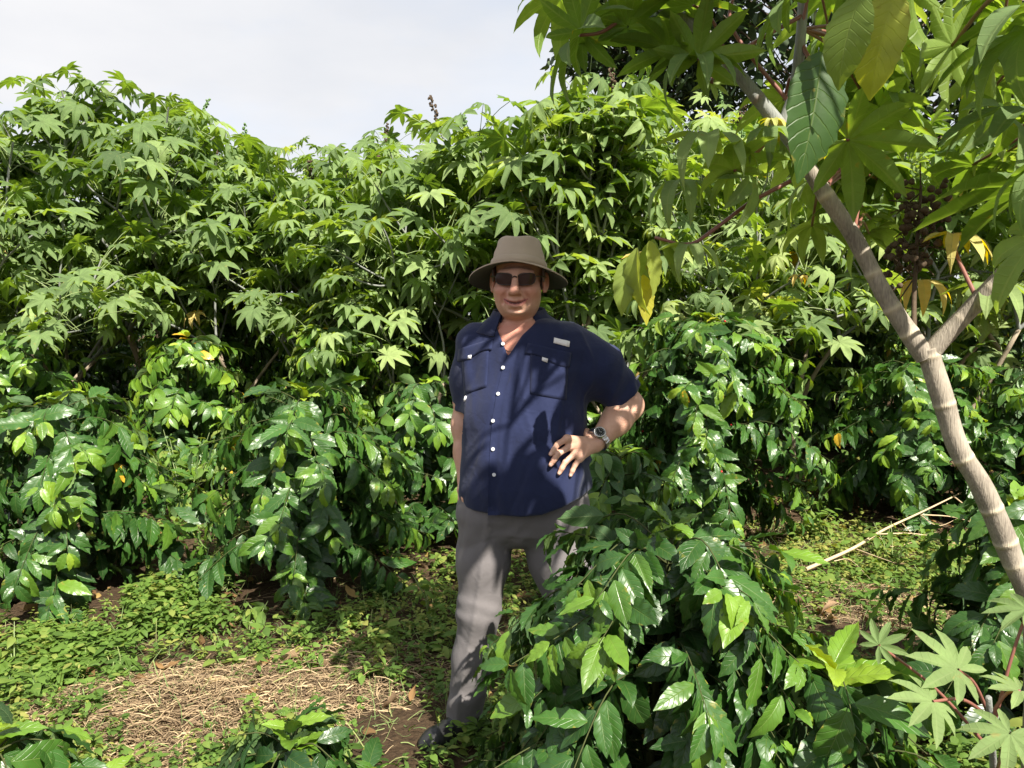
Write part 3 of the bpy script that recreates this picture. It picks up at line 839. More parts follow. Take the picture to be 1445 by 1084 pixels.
    cut(W(664, 578, .09), np.array([0.05, 0, -1.]), -1)
    aL = W(880, 562, .0) - W(846, 520, -.02)
    cut(W(880, 561, 0), aL, 1)
    # open neck: a V down to the second button, and the neck hole
    lft = np.interp(PY, [430, 462, 485, 503], [697, 701, 710, 717]); rgt = np.interp(PY, [430, 458, 473, 503], [768, 753, 737, 717])
    vv = np.minimum(PX - lft, rgt - PX) / 408.
    F[:] = np.where(Y < YM + .06, np.maximum(F, vv), F)
    skn = (lambda: None)
    V, Q = sh.mesh(); a = Acc(); a.add(V - mo, Q); shirt = a.build('shirt', M_SHIRT, root)

    # ---- skin: head, neck, chest, arms, hands in one surface
    sk = Field([-.32, 2.22, .86], [.54, 2.95, 1.84], .003)
    sk.loft(zs, cx, cy, [v - (.020 if i < 4 else .032) for i, v in enumerate(hw)], [v - (.011 if i < 6 else .020) for i, v in enumerate(bf)], [v - .02 for v in bb], th)
    slb, Xb, Yb, Zb = sk.block(sk.lo, sk.lo + sk.h * (sk.n - 1))
    sk.F[:] = np.maximum(sk.F, Z_of(690) - Zb)          # ends inside the trousers
    HC = W(732, 394, -.03)
    yaw, roll, pit = math.radians(-7), math.radians(0.5), math.radians(2)
    RH = np.array(Matrix.Rotation(yaw, 3, 'Z') @ Matrix.Rotation(roll, 3, 'Y') @ Matrix.Rotation(pit, 3, 'X'))
    H = lambda x, y, z: HC + RH @ np.array([x, y, z]) * 1.06
    sk.capsule(H(.002, .046, -.07), W(733, 474, .03), .050, .056, .035)
    sk.capsule(W(735, 470, .03), W(700, 480, .04), .05, .05, .05); sk.capsule(W(735, 470, .03), W(790, 478, .02), .05, .05, .05)
    sk.ellipsoid(H(0, .022, .045), (.081, .100, .095), .02, RH)
    sk.ellipsoid(H(0, -.012, -.045), (.0735, .084, .086), .03, RH)
    for s in (-1, 1):
        sk.ellipsoid(H(s * .043, -.048, -.038), (.032, .036, .034), .025, RH)      # cheeks
        sk.ellipsoid(H(s * .040, -.074, -.036), (.020, .016, .017), .018, RH)
        sk.ellipsoid(H(s * .034, -.026, -.074), (.032, .046, .036), .028, RH)      # jowls
        sk.capsule(H(s * .012, -.088, .022), H(s * .048, -.074, .020), .013, .011, .02)  # brow
    sk.ellipsoid(H(0, -.074, -.096), (.027, .022, .020), .024, RH)                  # chin
    sk.ellipsoid(H(0, -.012, -.098), (.046, .050, .026), .03, RH)                 # soft under-chin
    sk.ellipsoid(H(0, -.074, -.066), (.040, .022, .028), .03, RH)                 # muzzle
    for s in (-1, 1):
        sk.ellipsoid(H(s * .034, -.104, .001), (.021, .018, .014), .012, RH, 'cut')
        sk.ellipsoid(H(s * .034, -.082, .000), (.0135, .0135, .0135), .006, RH)   # eyeball under lids
    sk.capsule(H(0, -.094, .010), H(0, -.112, -.034), .0095, .014, .012)           # nose
    sk.ellipsoid(H(0, -.115, -.038), (.0150, .013, .0125), .012, RH)
    for s in (-1, 1):
        sk.ellipsoid(H(s * .0165, -.100, -.041), (.0105, .012, .0095), .009, RH)
        sk.ellipsoid(H(s * .008, -.113, -.0515), (.0045, .006, .0040), .004, RH, 'cut')
        sk.chain([H(s * .023, -.098, -.037), H(s * .036, -.092, -.056), H(s * .041, -.083, -.074)], [.0060, .0064, .0045], .009, 'cut')
    on = lambda x, z, lift=0.0: H(x, -.0975 + 5.2 * x * x - lift, z)
    up = [on(x, z, .0) for x, z in ((-.038, -.0605), (-.019, -.0672), (-.006, -.0676), (0, -.0680), (.006, -.0676), (.019, -.0672), (.038, -.0605))]
    lo = [on(x, z, -.001) for x, z in ((-.035, -.0640), (-.017, -.0785), (0, -.0825), (.017, -.0785), (.035, -.0640))]
    sk.chain(up, [.001, .0036, .0042, .0040, .0042, .0036, .001], .006)
    sk.chain(lo, [.001, .0046, .0056, .0046, .001], .006)
    sl_ = [on(x, z, .0045) for x, z in ((-.039, -.0600), (-.018, -.0716), (0, -.0748), (.018, -.0716), (.039, -.0600))]
    sk.chain(sl_, [.0020, .0038, .0046, .0038, .0020], .004, 'cut')
    sk.ellipsoid(H(0, -.095, -.0945), (.024, .009, .0045), .008, RH, 'cut')         # hollow above the chin
    for s in (-1, 1):                                                              # ears
        RE = RH @ np.array(Matrix.Rotation(s * math.radians(-22), 3, 'Z'))
        sk.ellipsoid(H(s * .086, .008, -.008), (.009, .020, .033), .010, RE)
        sk.ellipsoid(H(s * .094, .003, -.006), (.006, .010, .018), .006, RE, 'cut')
        sk.ellipsoid(H(s * .083, .000, -.036), (.007, .009, .009), .008, RE)
    # right arm hanging beside the shirt
    sk.chain([shR, W(661, 560, .09), W(658, 600, .095), W(659, 640, .08), W(657, 676, .06)], [.055, .050, .050, .044, .031], .03)
    k0 = W(655, 700, .045)
    for dx, dy, ln, r in ((-.020, -.030, .9, .0105), (-.014, -.010, 1.0, .011), (-.006, .010, .95, .0105), (.004, .028, .78, .0095)):
        b = k0 + np.array([dx + .008, dy, .03]); 
        sk.capsule(W(657, 680, .055), b, .022, .013, .012)
        sk.chain([b, b + np.array([.002, -.006, -.036 * ln]), b + np.array([.012, -.006, -.062 * ln]), b + np.array([.026, -.002, -.078 * ln])], [r, r * .95, r * .88, r * .75], .004)
    b = W(655, 688, .01)
    sk.chain([W(657, 682, .04), b + np.array([0, -.02, .0]), b + np.array([.004, -.034, -.03]), b + np.array([.010, -.036, -.055])], [.018, .014, .012, .009], .008)
    # left arm, hand on the hip
    wr = W(839, 626, -.10); el = W(886, 572, .0)
    sk.chain([shL, el], [.058, .050], .03)
    sk.chain([el, el * .6 + wr * .4 + np.array([.006, 0, 0]), wr], [.050, .047, .031], .03)
    fin = [((800, 619), (787, 627), (777, 641), .0098), ((804, 630), (788, 640), (777, 656), .0102), ((811, 641), (798, 652), (789, 668), .0098), ((818, 647), (811, 657), (805, 671), .0088)]
    hitp = lambda px, py: sh.hit(np.array([px]), np.array([py]), 2.25, 3.0)[0]
    tips_ = []
    for (kx, ky), (mx_, my_), (tx, ty), r in fin:
        kn = hitp(kx, ky); kn = kn + norm(CAM - kn) * .024
        md = hitp(mx_, my_); md = md + norm(CAM - md) * .0175
        tp = hitp(tx, ty); tp = tp + norm(CAM - tp) * .009
        sk.capsule(wr, kn, .021, .0125, .014)
        sk.ellipsoid(kn + norm(CAM - kn) * .001, (.0115,) * 3, .010)
        dd = md * .45 + tp * .55 + norm(CAM - tp) * .002
        sk.chain([kn, md, dd, tp], [r * 1.10, r * 1.0, r * .92, r * .76], .004)
        tips_.append((tp, norm(tp - md), r))
    thb = hitp(822, 618)
    sk.chain([wr, W(828, 612, -.07), W(812, 610, -.05)], [.020, .016, .012], .012)
    V, Q = sk.mesh(2)
    # colour zones: ruddiness (cheeks, nose, neck, knuckles), lips, nails
    Lc = (V - HC) @ RH / 1.06
    g = lambda c, r: np.exp(-(((Lc - np.array(c)) / np.array(r)) ** 2).sum(1))
    red = .5 * (g((0, -.12, -.035), (.022, .03, .022)) + g((.05, -.08, -.04), (.03, .04, .028)) + g((-.05, -.08, -.04), (.03, .04, .028)))
    red += .6 * np.clip((-.12 - Lc[:, 2]) / .03, 0, 1) * (np.abs(Lc[:, 0]) < .12) * (V[:, 2] > 1.2)
    red += .5 * (g((.09, .01, -.01), (.02, .03, .04)) + g((-.09, .01, -.01), (.02, .03, .04)))
    def seg_d(pts):
        d = np.full(len(V), 9.)
        for i in range(len(pts) - 1):
            a_, b_ = pts[i], pts[i + 1]; ab = b_ - a_; t = np.clip(((V - a_) @ ab) / (ab @ ab), 0, 1)
            d = np.minimum(d, np.linalg.norm(V - a_ - t[:, None] * ab, axis=1))
        return d
    lip = np.clip(1 - np.minimum(seg_d(up) - .0035, seg_d(lo) - .0045) / .003, 0, 1) * .8
    zm = np.interp(Lc[:, 0], [-.039, -.018, 0, .018, .039], [-.0600, -.0716, -.0748, -.0716, -.0600])
    lip = np.where((np.abs(Lc[:, 2] - zm) < .0034 * (1 - (np.abs(Lc[:, 0]) / .041) ** 2)) & (np.abs(Lc[:, 0]) < .040) & (Lc[:, 1] < -.05), 2.0, lip)
    nail = np.zeros(len(V))
    for tp, d, r in tips_:
        c = tp + norm(CAM - tp) * r * .8
        nail = np.maximum(nail, np.clip(1.6 - np.linalg.norm((V - c), axis=1) / .0055, 0, 1) * .8)
    a = Acc(); a.add(V - mo, Q, np.stack([np.clip(red, 0, 1), lip, nail], 1)); a.build('body', M_SKIN, root)

    # short grey hair showing between hat and ears
    hr = Field(HC - .14, HC + .14, .003)
    for s_ in (-1, 1): hr.ellipsoid(H(s_ * .080, -.012, .012), (.006, .016, .024), .004, RH); hr.ellipsoid(H(s_ * .074, .045, -.005), (.010, .030, .034), .01, RH)
    hr.ellipsoid(H(0, .085, -.01), (.062, .028, .040), .02, RH)
    V, Q = hr.mesh(); a = Acc(); a.add(V - mo, Q); a.build('hair', plain('grey_hair', (.22, .19, .17), .7, .3, .8, 300, .8, 500), root)
    # ---- trousers
    tr = Field([-.42, 2.30, .02], [.52, 3.0, 1.06], .0065)
    r2 = [(668, 650, 830, .14, .125), (700, 646, 833, .145, .14), (730, 646, 832, .135, .14), (748, 664, 815, .12, .13), (770, 698, 745, .05, .09)]
    tr.loft([Z_of(r[0]) for r in r2], [W((r[1] + r[2]) / 2, r[0])[0] for r in r2], [YM + .03] * 5, [(r[2] - r[1]) / 816 for r in r2], [r[3] for r in r2], [r[4] for r in r2], math.radians(-10))
    tr.ellipsoid(W(733, 748, .03), (.055, .10, .050), .05)
    LL = [W(687, 728, .02), W(682, 790, .02), W(676, 860, .01), W(667, 930, .02), W(655, 1010, .03)]
    RL = [W(777, 728, .03), W(791, 790, .02), W(806, 855, .0), W(818, 930, .03), W(832, 1000, .08)]
    tr.chain(LL, [.102, .090, .074, .068, .068], .04); tr.chain(RL, [.122, .108, .080, .066, .061], .045)
    sl, X, Y, Z = tr.block(tr.lo, tr.lo + tr.h * (tr.n - 1)); PX, PY = pix(X, Y, Z); F = tr.F
    F += .0022 * (1 - np.clip(np.abs(wob(X, Y, Z, 18, 12, 8, 26, 4)) / .3, 0, 1)) + .0018 * np.sin((PY + .45 * PX) / 6.5 + 2 * np.sin(PX / 21)) * np.exp(-((PY - 772) / 32) ** 2) + .0018 * np.sin((PY - .5 * PX) / 6. + 2 * np.sin(PY / 17)) * np.exp(-((PY - 872) / 40) ** 2)
    F += .0032 * np.sin(PY / 5.3 + PX / 15 + np.sin(PX / 9)) * np.exp(-((PY - 985) / 24) ** 2)
    F -= .0065 * np.exp(-((PX - np.interp(PY, [740, 860, 1000], [688, 672, 645])) / 4.) ** 2) * (Y < YM + .02)   # pressed crease
    seam = lambda ys, xs, w_=1.6: np.exp(-((PX - np.interp(PY, ys, xs)) / w_) ** 2) * ((PY > ys[0]) & (PY < ys[-1])) * (Y < YM + .06)
    F += .0035 * seam([690, 775], [664, 650]) + .0035 * seam([690, 775], [824, 833]) + .003 * seam([700, 752], [724, 726])
    F += .0022 * np.sin(PY / 4.1 + PX / 9 + 2 * np.sin(PX / 13.)) * np.exp(-((PX - 726) / 26) ** 2 - ((PY - 752) / 22) ** 2)
    F[:] = np.maximum(F, np.where(PX < 740, .055 - Z, .06 - Z))
    V, Q = tr.mesh(); a = Acc(); a.add(V - mo, Q); a.build('trousers', M_TROUSER, root)
    # fly and pocket seam
    # ---- shoes
    for s, (ank, ddir) in enumerate(((LL[-1], (-.70, -.72)), (RL[-1], (.45, -.89)))):
        d = norm(np.array([*ddir, 0])); w = np.array([-d[1], d[0], 0]); c = ank.copy(); c[2] = 0
        RS = np.stack([d, w, [0, 0, 1]], 1)
        f = Field(c + np.array([-.34, -.34, -.02]), c + np.array([.34, .34, .16]), .006)
        f.capsule(c - d * .05 + [0, 0, .045], c + d * .13 + [0, 0, .038], .042, .040, .03)
        f.ellipsoid(c + d * .145 + [0, 0, .036], (.062, .046, .034), .03, RS)
        f.capsule(c + [0, 0, .05], c + [0, 0, .12], .050, .048, .04)
        f.chain([c + d * .05 + w * .03 + [0, 0, .078], c + d * .05 - w * .03 + [0, 0, .078]], [.006, .006], .006)
        f.chain([c + d * .08 + w * .03 + [0, 0, .073], c + d * .08 - w * .03 + [0, 0, .073]], [.006, .006], .006)
        sl, X, Y, Z = f.block(f.lo, f.lo + f.h * (f.n - 1)); f.F[:] = np.maximum(f.F, .014 - Z)
        V, Q = f.mesh(); a = Acc(); a.add(V - mo, Q); so = a.build('shoe', M_SHOE, root)
        f = Field(c + np.array([-.34, -.34, -.03]), c + np.array([.34, .34, .06]), .006)
        f.capsule(c - d * .055 + [0, 0, .01], c + d * .15 + [0, 0, .01], .044, .048, .02)
        sl, X, Y, Z = f.block(f.lo, f.lo + f.h * (f.n - 1)); f.F[:] = np.maximum(f.F, np.maximum(Z - .018, -.012 - Z))
        V, Q = f.mesh(); a = Acc(); a.add(V - mo, Q); a.build('sole', plain('rubber_sole', (.03, .028, .026), .8), so)

    # ---- shirt details laid on the cloth
    def drape(name, mat, corners, nu, nv, off, parent, wave=0.0, ph=0.0):
        c = np.array(corners, float)
        U, Vv = np.meshgrid(np.linspace(0, 1, nu), np.linspace(0, 1, nv))
        q = (c[0] * (1 - U[..., None]) + c[1] * U[..., None]) * (1 - Vv[..., None]) + (c[3] * (1 - U[..., None]) + c[2] * U[..., None]) * Vv[..., None]
        if wave: q[..., 1] += wave * np.sin(U * 6.28 + ph) * Vv
        p = sh.hit(q[..., 0], q[..., 1], 2.25, 3.0); n = sh.grad(p)
        n = norm(n + .5 * norm(CAM - p))
        top = (p + n * off).reshape(-1, 3); bot = (p - n * .004).reshape(-1, 3)
        f = grid_faces(nu, nv)[:, ::-1]; m_ = len(top)
        ring = list(range(nu)) + [nu * (k + 1) - 1 for k in range(1, nv)] + list(range(nu * nv - 2, nu * (nv - 1) - 1, -1)) + [nu * k for k in range(nv - 2, 0, -1)]
        side = [[ring[i], ring[(i + 1) % len(ring)], ring[(i + 1) % len(ring)] + m_, ring[i] + m_] for i in range(len(ring))]
        a = Acc(); a.add(np.vstack([top, bot]) - mo, np.vstack([f, side]))
        return a.build(name, mat, parent)
    # buttoned front band
    edge = [(717, 504), (709, 530), (702, 560), (697, 594), (694, 630), (692, 670), (691, 727)]
    e = smooth_path(np.array([(x, y, 0) for x, y in edge], float), 50)[:, :2]
    wdt = np.linspace(13, 17, 50)
    p = sh.hit(np.stack([e[:, 0] - 2, e[:, 0] + wdt * .5, e[:, 0] + wdt], 1), np.repeat(e[:, 1:2], 3, 1), 2.25, 3.0); n = sh.grad(p)
    a = Acc(); m_ = p.reshape(-1, 3).shape[0]
    top = (p + n * np.array([.0022, .0016, -.002])[None, :, None]).reshape(-1, 3); bot = (p - n * .004).reshape(-1, 3)
    rs = [[k * 3, k * 3 + 3, k * 3 + 3 + m_, k * 3 + m_] for k in range(49)] + [[k * 3 + 5, k * 3 + 2, k * 3 + 2 + m_, k * 3 + 5 + m_] for k in range(49)]
    a.add(np.vstack([top, bot]) - mo, np.vstack([grid_faces(3, 50)[:, ::-1], rs])); a.build('placket', M_SHIRT, shirt)
    # pockets with their flaps and white pull tabs
    po = drape('pocket', M_SHIRT, [(652, 505), (690, 493), (687, 546), (655, 557)], 10, 12, .0022, shirt)
    drape('pocket_flap', M_SHIRT, [(648, 492), (696, 478), (694, 494), (646, 510)], 12, 6, .0045, po, 2.5)
    drape('pull_tab', M_WHITE, [(661, 502), (666, 501), (665.5, 506), (660.5, 507)], 2, 2, .0065, po)
    po = drape('pocket', M_SHIRT, [(749, 500), (802, 512), (799, 565), (748, 556)], 10, 12, .0022, shirt)
    drape('pocket_flap', M_SHIRT, [(745, 484), (806, 498), (803, 518), (741, 499)], 12, 6, .0045, po, 2.5, 3)
    drape('pull_tab', M_WHITE, [(765, 504), (773, 506.5), (772, 512), (764.5, 509)], 2, 2, .0065, po)
    drape('chest_label', M_WHITE, [(782, 476.5), (804, 482), (803, 490), (781, 484)], 6, 3, .004, shirt)
    drape('sleeve_tab', M_WHITE, [(897, 534.5), (901, 529.5), (902, 531), (898, 536)], 2, 2, .004, shirt)
    drape('sleeve_tab', M_WHITE, [(655.5, 564), (658, 559), (658.6, 560), (656.5, 567)], 2, 2, .006, shirt)
    bv, bf_ = sphere_quads(6)
    for bx, by in ((709.5, 485.5), (710, 519), (703, 556), (696, 594), (696, 634), (697.5, 670)):
        p = sh.hit(np.array([bx]), np.array([by]), 2.25, 3.0)[0]; n = sh.grad(p[None])[0]; n = norm(n + norm(CAM - p))
        x = norm(np.cross(n, [0, 0, 1.])); R = np.stack([x, np.cross(n, x), n])
        prof = [(0.0, .0035), (.003, .0030), (.0042, .0036), (.0058, .0036), (.0064, .0022), (.0060, .0)]
        an = np.linspace(0, 6.2832, 17)
        vb = np.array([[r_ * math.cos(t), r_ * math.sin(t), h_] for r_, h_ in prof for t in an])
        a = Acc(); a.add(vb @ R + p + n * .0022 - mo, grid_faces(17, len(prof))); a.build('button', M_BUTTON, shirt)
    # collar: stand and turned-down leaf, open at the front
    NC = W(733, 447, .03); nphi = 40
    phi = np.linspace(-math.radians(152), math.radians(140), nphi)
    fr = np.clip((np.abs(phi) - .9) / 1.6, 0, 1)           # 0 at the nape, 1 at the front ends
    o = np.stack([np.sin(phi), np.cos(phi), 0 * phi], 1) @ np.array(Matrix.Rotation(th * .7, 3, 'Z')).T
    zz = np.array([0, 0, 1.])
    sec = [(.082 + .020 * fr, -.040 - .030 * fr), (.082 + .006 * fr, .030 - .018 * fr), (.087 + .006 * fr, .034 - .018 * fr), (.096 + .010 * fr, .014 - .022 * fr), (.106 + .014 * fr, -.012 - .052 * fr), (.103 + .013 * fr, -.015 - .052 * fr), (.092 + .009 * fr, .012 - .022 * fr), (.086 + .006 * fr, .022 - .018 * fr)]
    pts = np.stack([NC + o * r[:, None] * np.array([1.0, .95, 1]) + zz * h_[:, None] for r, h_ in sec], 0)
    for it in range(10):                                    # the leaf lies on the shirt, it does not sink into it
        for row, off in ((3, .007), (4, .006), (5, .002), (6, .002)):
            v_ = sh.sample(pts[row]); pts[row] += o * np.clip(off - v_, 0, .004)[:, None]
    a = Acc(); a.add(pts.reshape(-1, 3) - mo, grid_faces(nphi, len(sec))); a.build('collar', M_SHIRT, shirt)

    # ---- hat
    HB = H(-.002, .016, .024)
    RT = RH @ np.array(Matrix.Rotation(math.radians(-15), 3, 'X'))
    HH = lambda q: HB + q @ RT.T
    an = np.linspace(0, 2 * math.pi, 65)
    ca, sa = np.cos(an), np.sin(an)
    prof = [(0.0, .094, .112), (.012, .0935, .111), (.030, .090, .106), (.055, .084, .098), (.078, .078, .092), (.097, .0735, .087), (.1045, .069, .082), (.105, .056, .068), (.096, .038, .048), (.091, .018, .022), (.090, .002, .002)]
    rows_ = []
    for i, (z, rx, ry) in enumerate(prof):
        x = rx * np.sign(ca) * np.abs(ca) ** .9; y = ry * np.sign(sa) * np.abs(sa) ** .9
        pinch = 1 - .10 * np.exp(-((z - .09) / .03) ** 2) * np.exp(-((sa + .75) / .3) ** 2) * np.abs(ca)
        z2 = z - .008 * np.exp(-(ca / .45) ** 2) * (i > 4) + .0025 * np.sin(3 * an + i) * (0 < i < 6)
        bulge = 1 + .018 * np.sin(z * 130 + 1.2 * np.sin(2 * an)) * (0 < i < 6)
        rows_.append(np.stack([x * pinch * bulge, y * bulge, z2 + 0 * an], 1))
    a = Acc(); a.add(HH(np.array(rows_).reshape(-1, 3)) - mo, grid_faces(65, len(prof))); hat = a.build('hat', M_KHAKI, root)
    bd = np.array([np.stack([(.0945 + e_ - z * .13) * np.sign(ca) * np.abs(ca) ** .9, (.1125 + e_ - z * .19) * np.sign(sa) * np.abs(sa) ** .9, z + .0012 * np.sin(2 * an)], 1) for z, e_ in ((.001, .001), (.002, .0035), (.014, .0035), (.026, .0040), (.0275, .0025), (.028, .0))])
    a = Acc(); a.add(HH(bd.reshape(-1, 3)) - mo, grid_faces(65, 6)); a.build('hat_band', M_KHAKI, hat)
    def brim_pt(an, f, lift):
        rx = .090 + (.167 - .090) * f; ry = .108 + (.176 - .108) * f
        z = -.030 * f ** 1.5 * np.abs(np.cos(an)) ** 1.5 - .012 * f + .004 * np.sin(2 * an + 1) * f + lift
        return np.stack([rx * np.cos(an), ry * np.sin(an), z], -1)
    fs = np.linspace(0, 1, 8)
    T = np.array([brim_pt(an, f, .003) for f in fs]); B = np.array([brim_pt(an, f, -.0015) for f in fs])
    edge_ = np.array([brim_pt(an, 1.012, 0.001)])
    a = Acc()
    a.add(HH(np.concatenate([T, edge_, B[-1:]]).reshape(-1, 3)) - mo, grid_faces(65, 10)[:, ::-1], m=0)
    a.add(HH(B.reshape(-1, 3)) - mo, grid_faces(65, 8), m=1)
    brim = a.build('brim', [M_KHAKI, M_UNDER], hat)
    # ---- sunglasses
    gl = Acc(); ln = []
    for s in (-1, 1):
        c = np.array([s * .0345, -.104, -.001]); u = np.linspace(-1, 1, 15); v = np.linspace(-1, 1, 9)
        U, Vv = np.meshgrid(u, v)
        shape = lambda U, Vv: np.stack([c[0] + .0265 * U * (1 - .10 * np.clip(-Vv, 0, 1) ** 2) , c[1] + .010 * (U * s * .5 + .5) ** 2 + .004 * U ** 2, c[2] + .0175 * Vv * np.sqrt(1 - .55 * U ** 4) + .002 * U * s + .002 * (Vv > 0) * 0], -1)
        q = shape(U, Vv).reshape(-1, 3)
        ln.append((q, grid_faces(15, 9)))
        t = np.linspace(0, 2 * math.pi, 40); m_ = np.maximum(np.abs(np.cos(t)), np.abs(np.sin(t)))
        rim = shape(np.cos(t) / m_, np.sin(t) / m_)
        tube(gl, rim @ RH.T * 1.06 + HC - mo, .0013 if False else .0016, 6, cap=False)
        tube(gl, smooth_path([H(s * .062, -.092, .008) - mo, H(s * .080, -.06, .008) - mo, H(s * .087, .0, .006) - mo, H(s * .086, .02, -.004) - mo], 12), .0020, 6)
    tube(gl, smooth_path([H(-.008, -.107, .004) - mo, H(0, -.110, .008) - mo, H(.008, -.107, .004) - mo], 8), .0020, 6)
    g_ = gl.build('sunglasses', M_FRAME, root)
    for q, f in ln:
        a = Acc(); a.add(q @ RH.T * 1.06 + HC - mo, f); a.build('lens', M_LENS, g_)
    # ---- wrist watch
    ax = norm(el - wr); wc = wr + ax * .022
    vdir = norm(CAM - wc); side = norm(np.cross(ax, vdir)); nrm = np.cross(side, ax); nrm = nrm if nrm @ vdir > 0 else -nrm
    nrm = norm(nrm + .35 * norm(np.array([-.3, 0, 1.]) - ax * (np.array([-.3, 0, 1.]) @ ax))); side = np.cross(ax, nrm)
    band = Acc(); t = np.linspace(0, 2 * math.pi, 73)
    lk = .0375 + .0012 * (np.sin(t * 18) > -.6)
    prof = [(-.0095, 0), (-.0095, .0035), (-.004, .0045), (.004, .0045), (.0095, .0035), (.0095, 0)]
    rows_ = [wc + ax * a_ + (nrm[None] * np.cos(t)[:, None] + side[None] * np.sin(t)[:, None]) * (lk + b_)[:, None] for a_, b_ in prof]
    band.add(np.array(rows_).reshape(-1, 3) - mo, grid_faces(73, 6)); wt = band.build('wristwatch', M_STEEL, root, smooth=False)
    cc = wc + nrm * .0395; t = np.linspace(0, 2 * math.pi, 33)
    rg = lambda r_, h_: cc + nrm * h_ + (ax[None] * np.cos(t)[:, None] + side[None] * np.sin(t)[:, None]) * r_
    a = Acc(); a.add(np.array([rg(.021, 0), rg(.0215, .006), rg(.019, .010), rg(.0165, .010), rg(.016, .008)]).reshape(-1, 3) - mo, grid_faces(33, 5)); a.build('case', M_STEEL, wt)
    a = Acc(); a.add(np.array([rg(.0162, .0082), rg(.001, .0084)]).reshape(-1, 3) - mo, grid_faces(33, 2))
    a.build('dial', M_DIAL, wt)
    a = Acc()
    for k in range(12):
        an_ = k * math.pi / 6; d = ax * math.cos(an_) + side * math.sin(an_)
        tube(a, [cc + nrm * .0088 + d * .0115 - mo, cc + nrm * .0088 + d * .0145 - mo], .0007, 4)
    for an_, L_ in ((1.1, .008), (-1.0, .011)):
        d = ax * math.cos(an_) + side * math.sin(an_); tube(a, [cc + nrm * .009 - mo, cc + nrm * .009 + d * L_ - mo], .0007, 4)
    a.build('hands', M_BUTTON, wt)
    # thin cord necklace
    pts = [(703, 462), (705, 480), (712, 492), (720, 496), (728, 490), (738, 476), (748, 463)]
    q = np.array([sk.hit(np.array([x]), np.array([y]), 2.25, 3.0)[0] for x, y in pts]); q = q + norm(CAM - q) * .0015
    a = Acc(); tube(a, smooth_path(q - mo, 40), .0009, 5); a.build('necklace', plain('dark_cord', (.12, .07, .04), .4), root)
    return root

# ------------------------------------------------------------------ the castor tree in the right foreground
LOBE = [ovate_template(11, 17, .27, c, .014, 7, f, p, tw, .75) for c, f, p, tw in ((.35, .25, 0, .2), (.9, .5, 2, -.3), (.6, .15, 4, .5))]
LOBEN = [ovate_template(11, 17, .20, c, .016, 6, f, p, tw, .7) for c, f, p, tw in ((.5, .3, 0, .3), (.8, .6, 2, -.4), (.3, .2, 4, .2))]
CASTOR_SHUT = [palmate_template(8, 12, 9, c, .34, _r, .022, petalfold=.2) for c in (1.9, 2.3)]

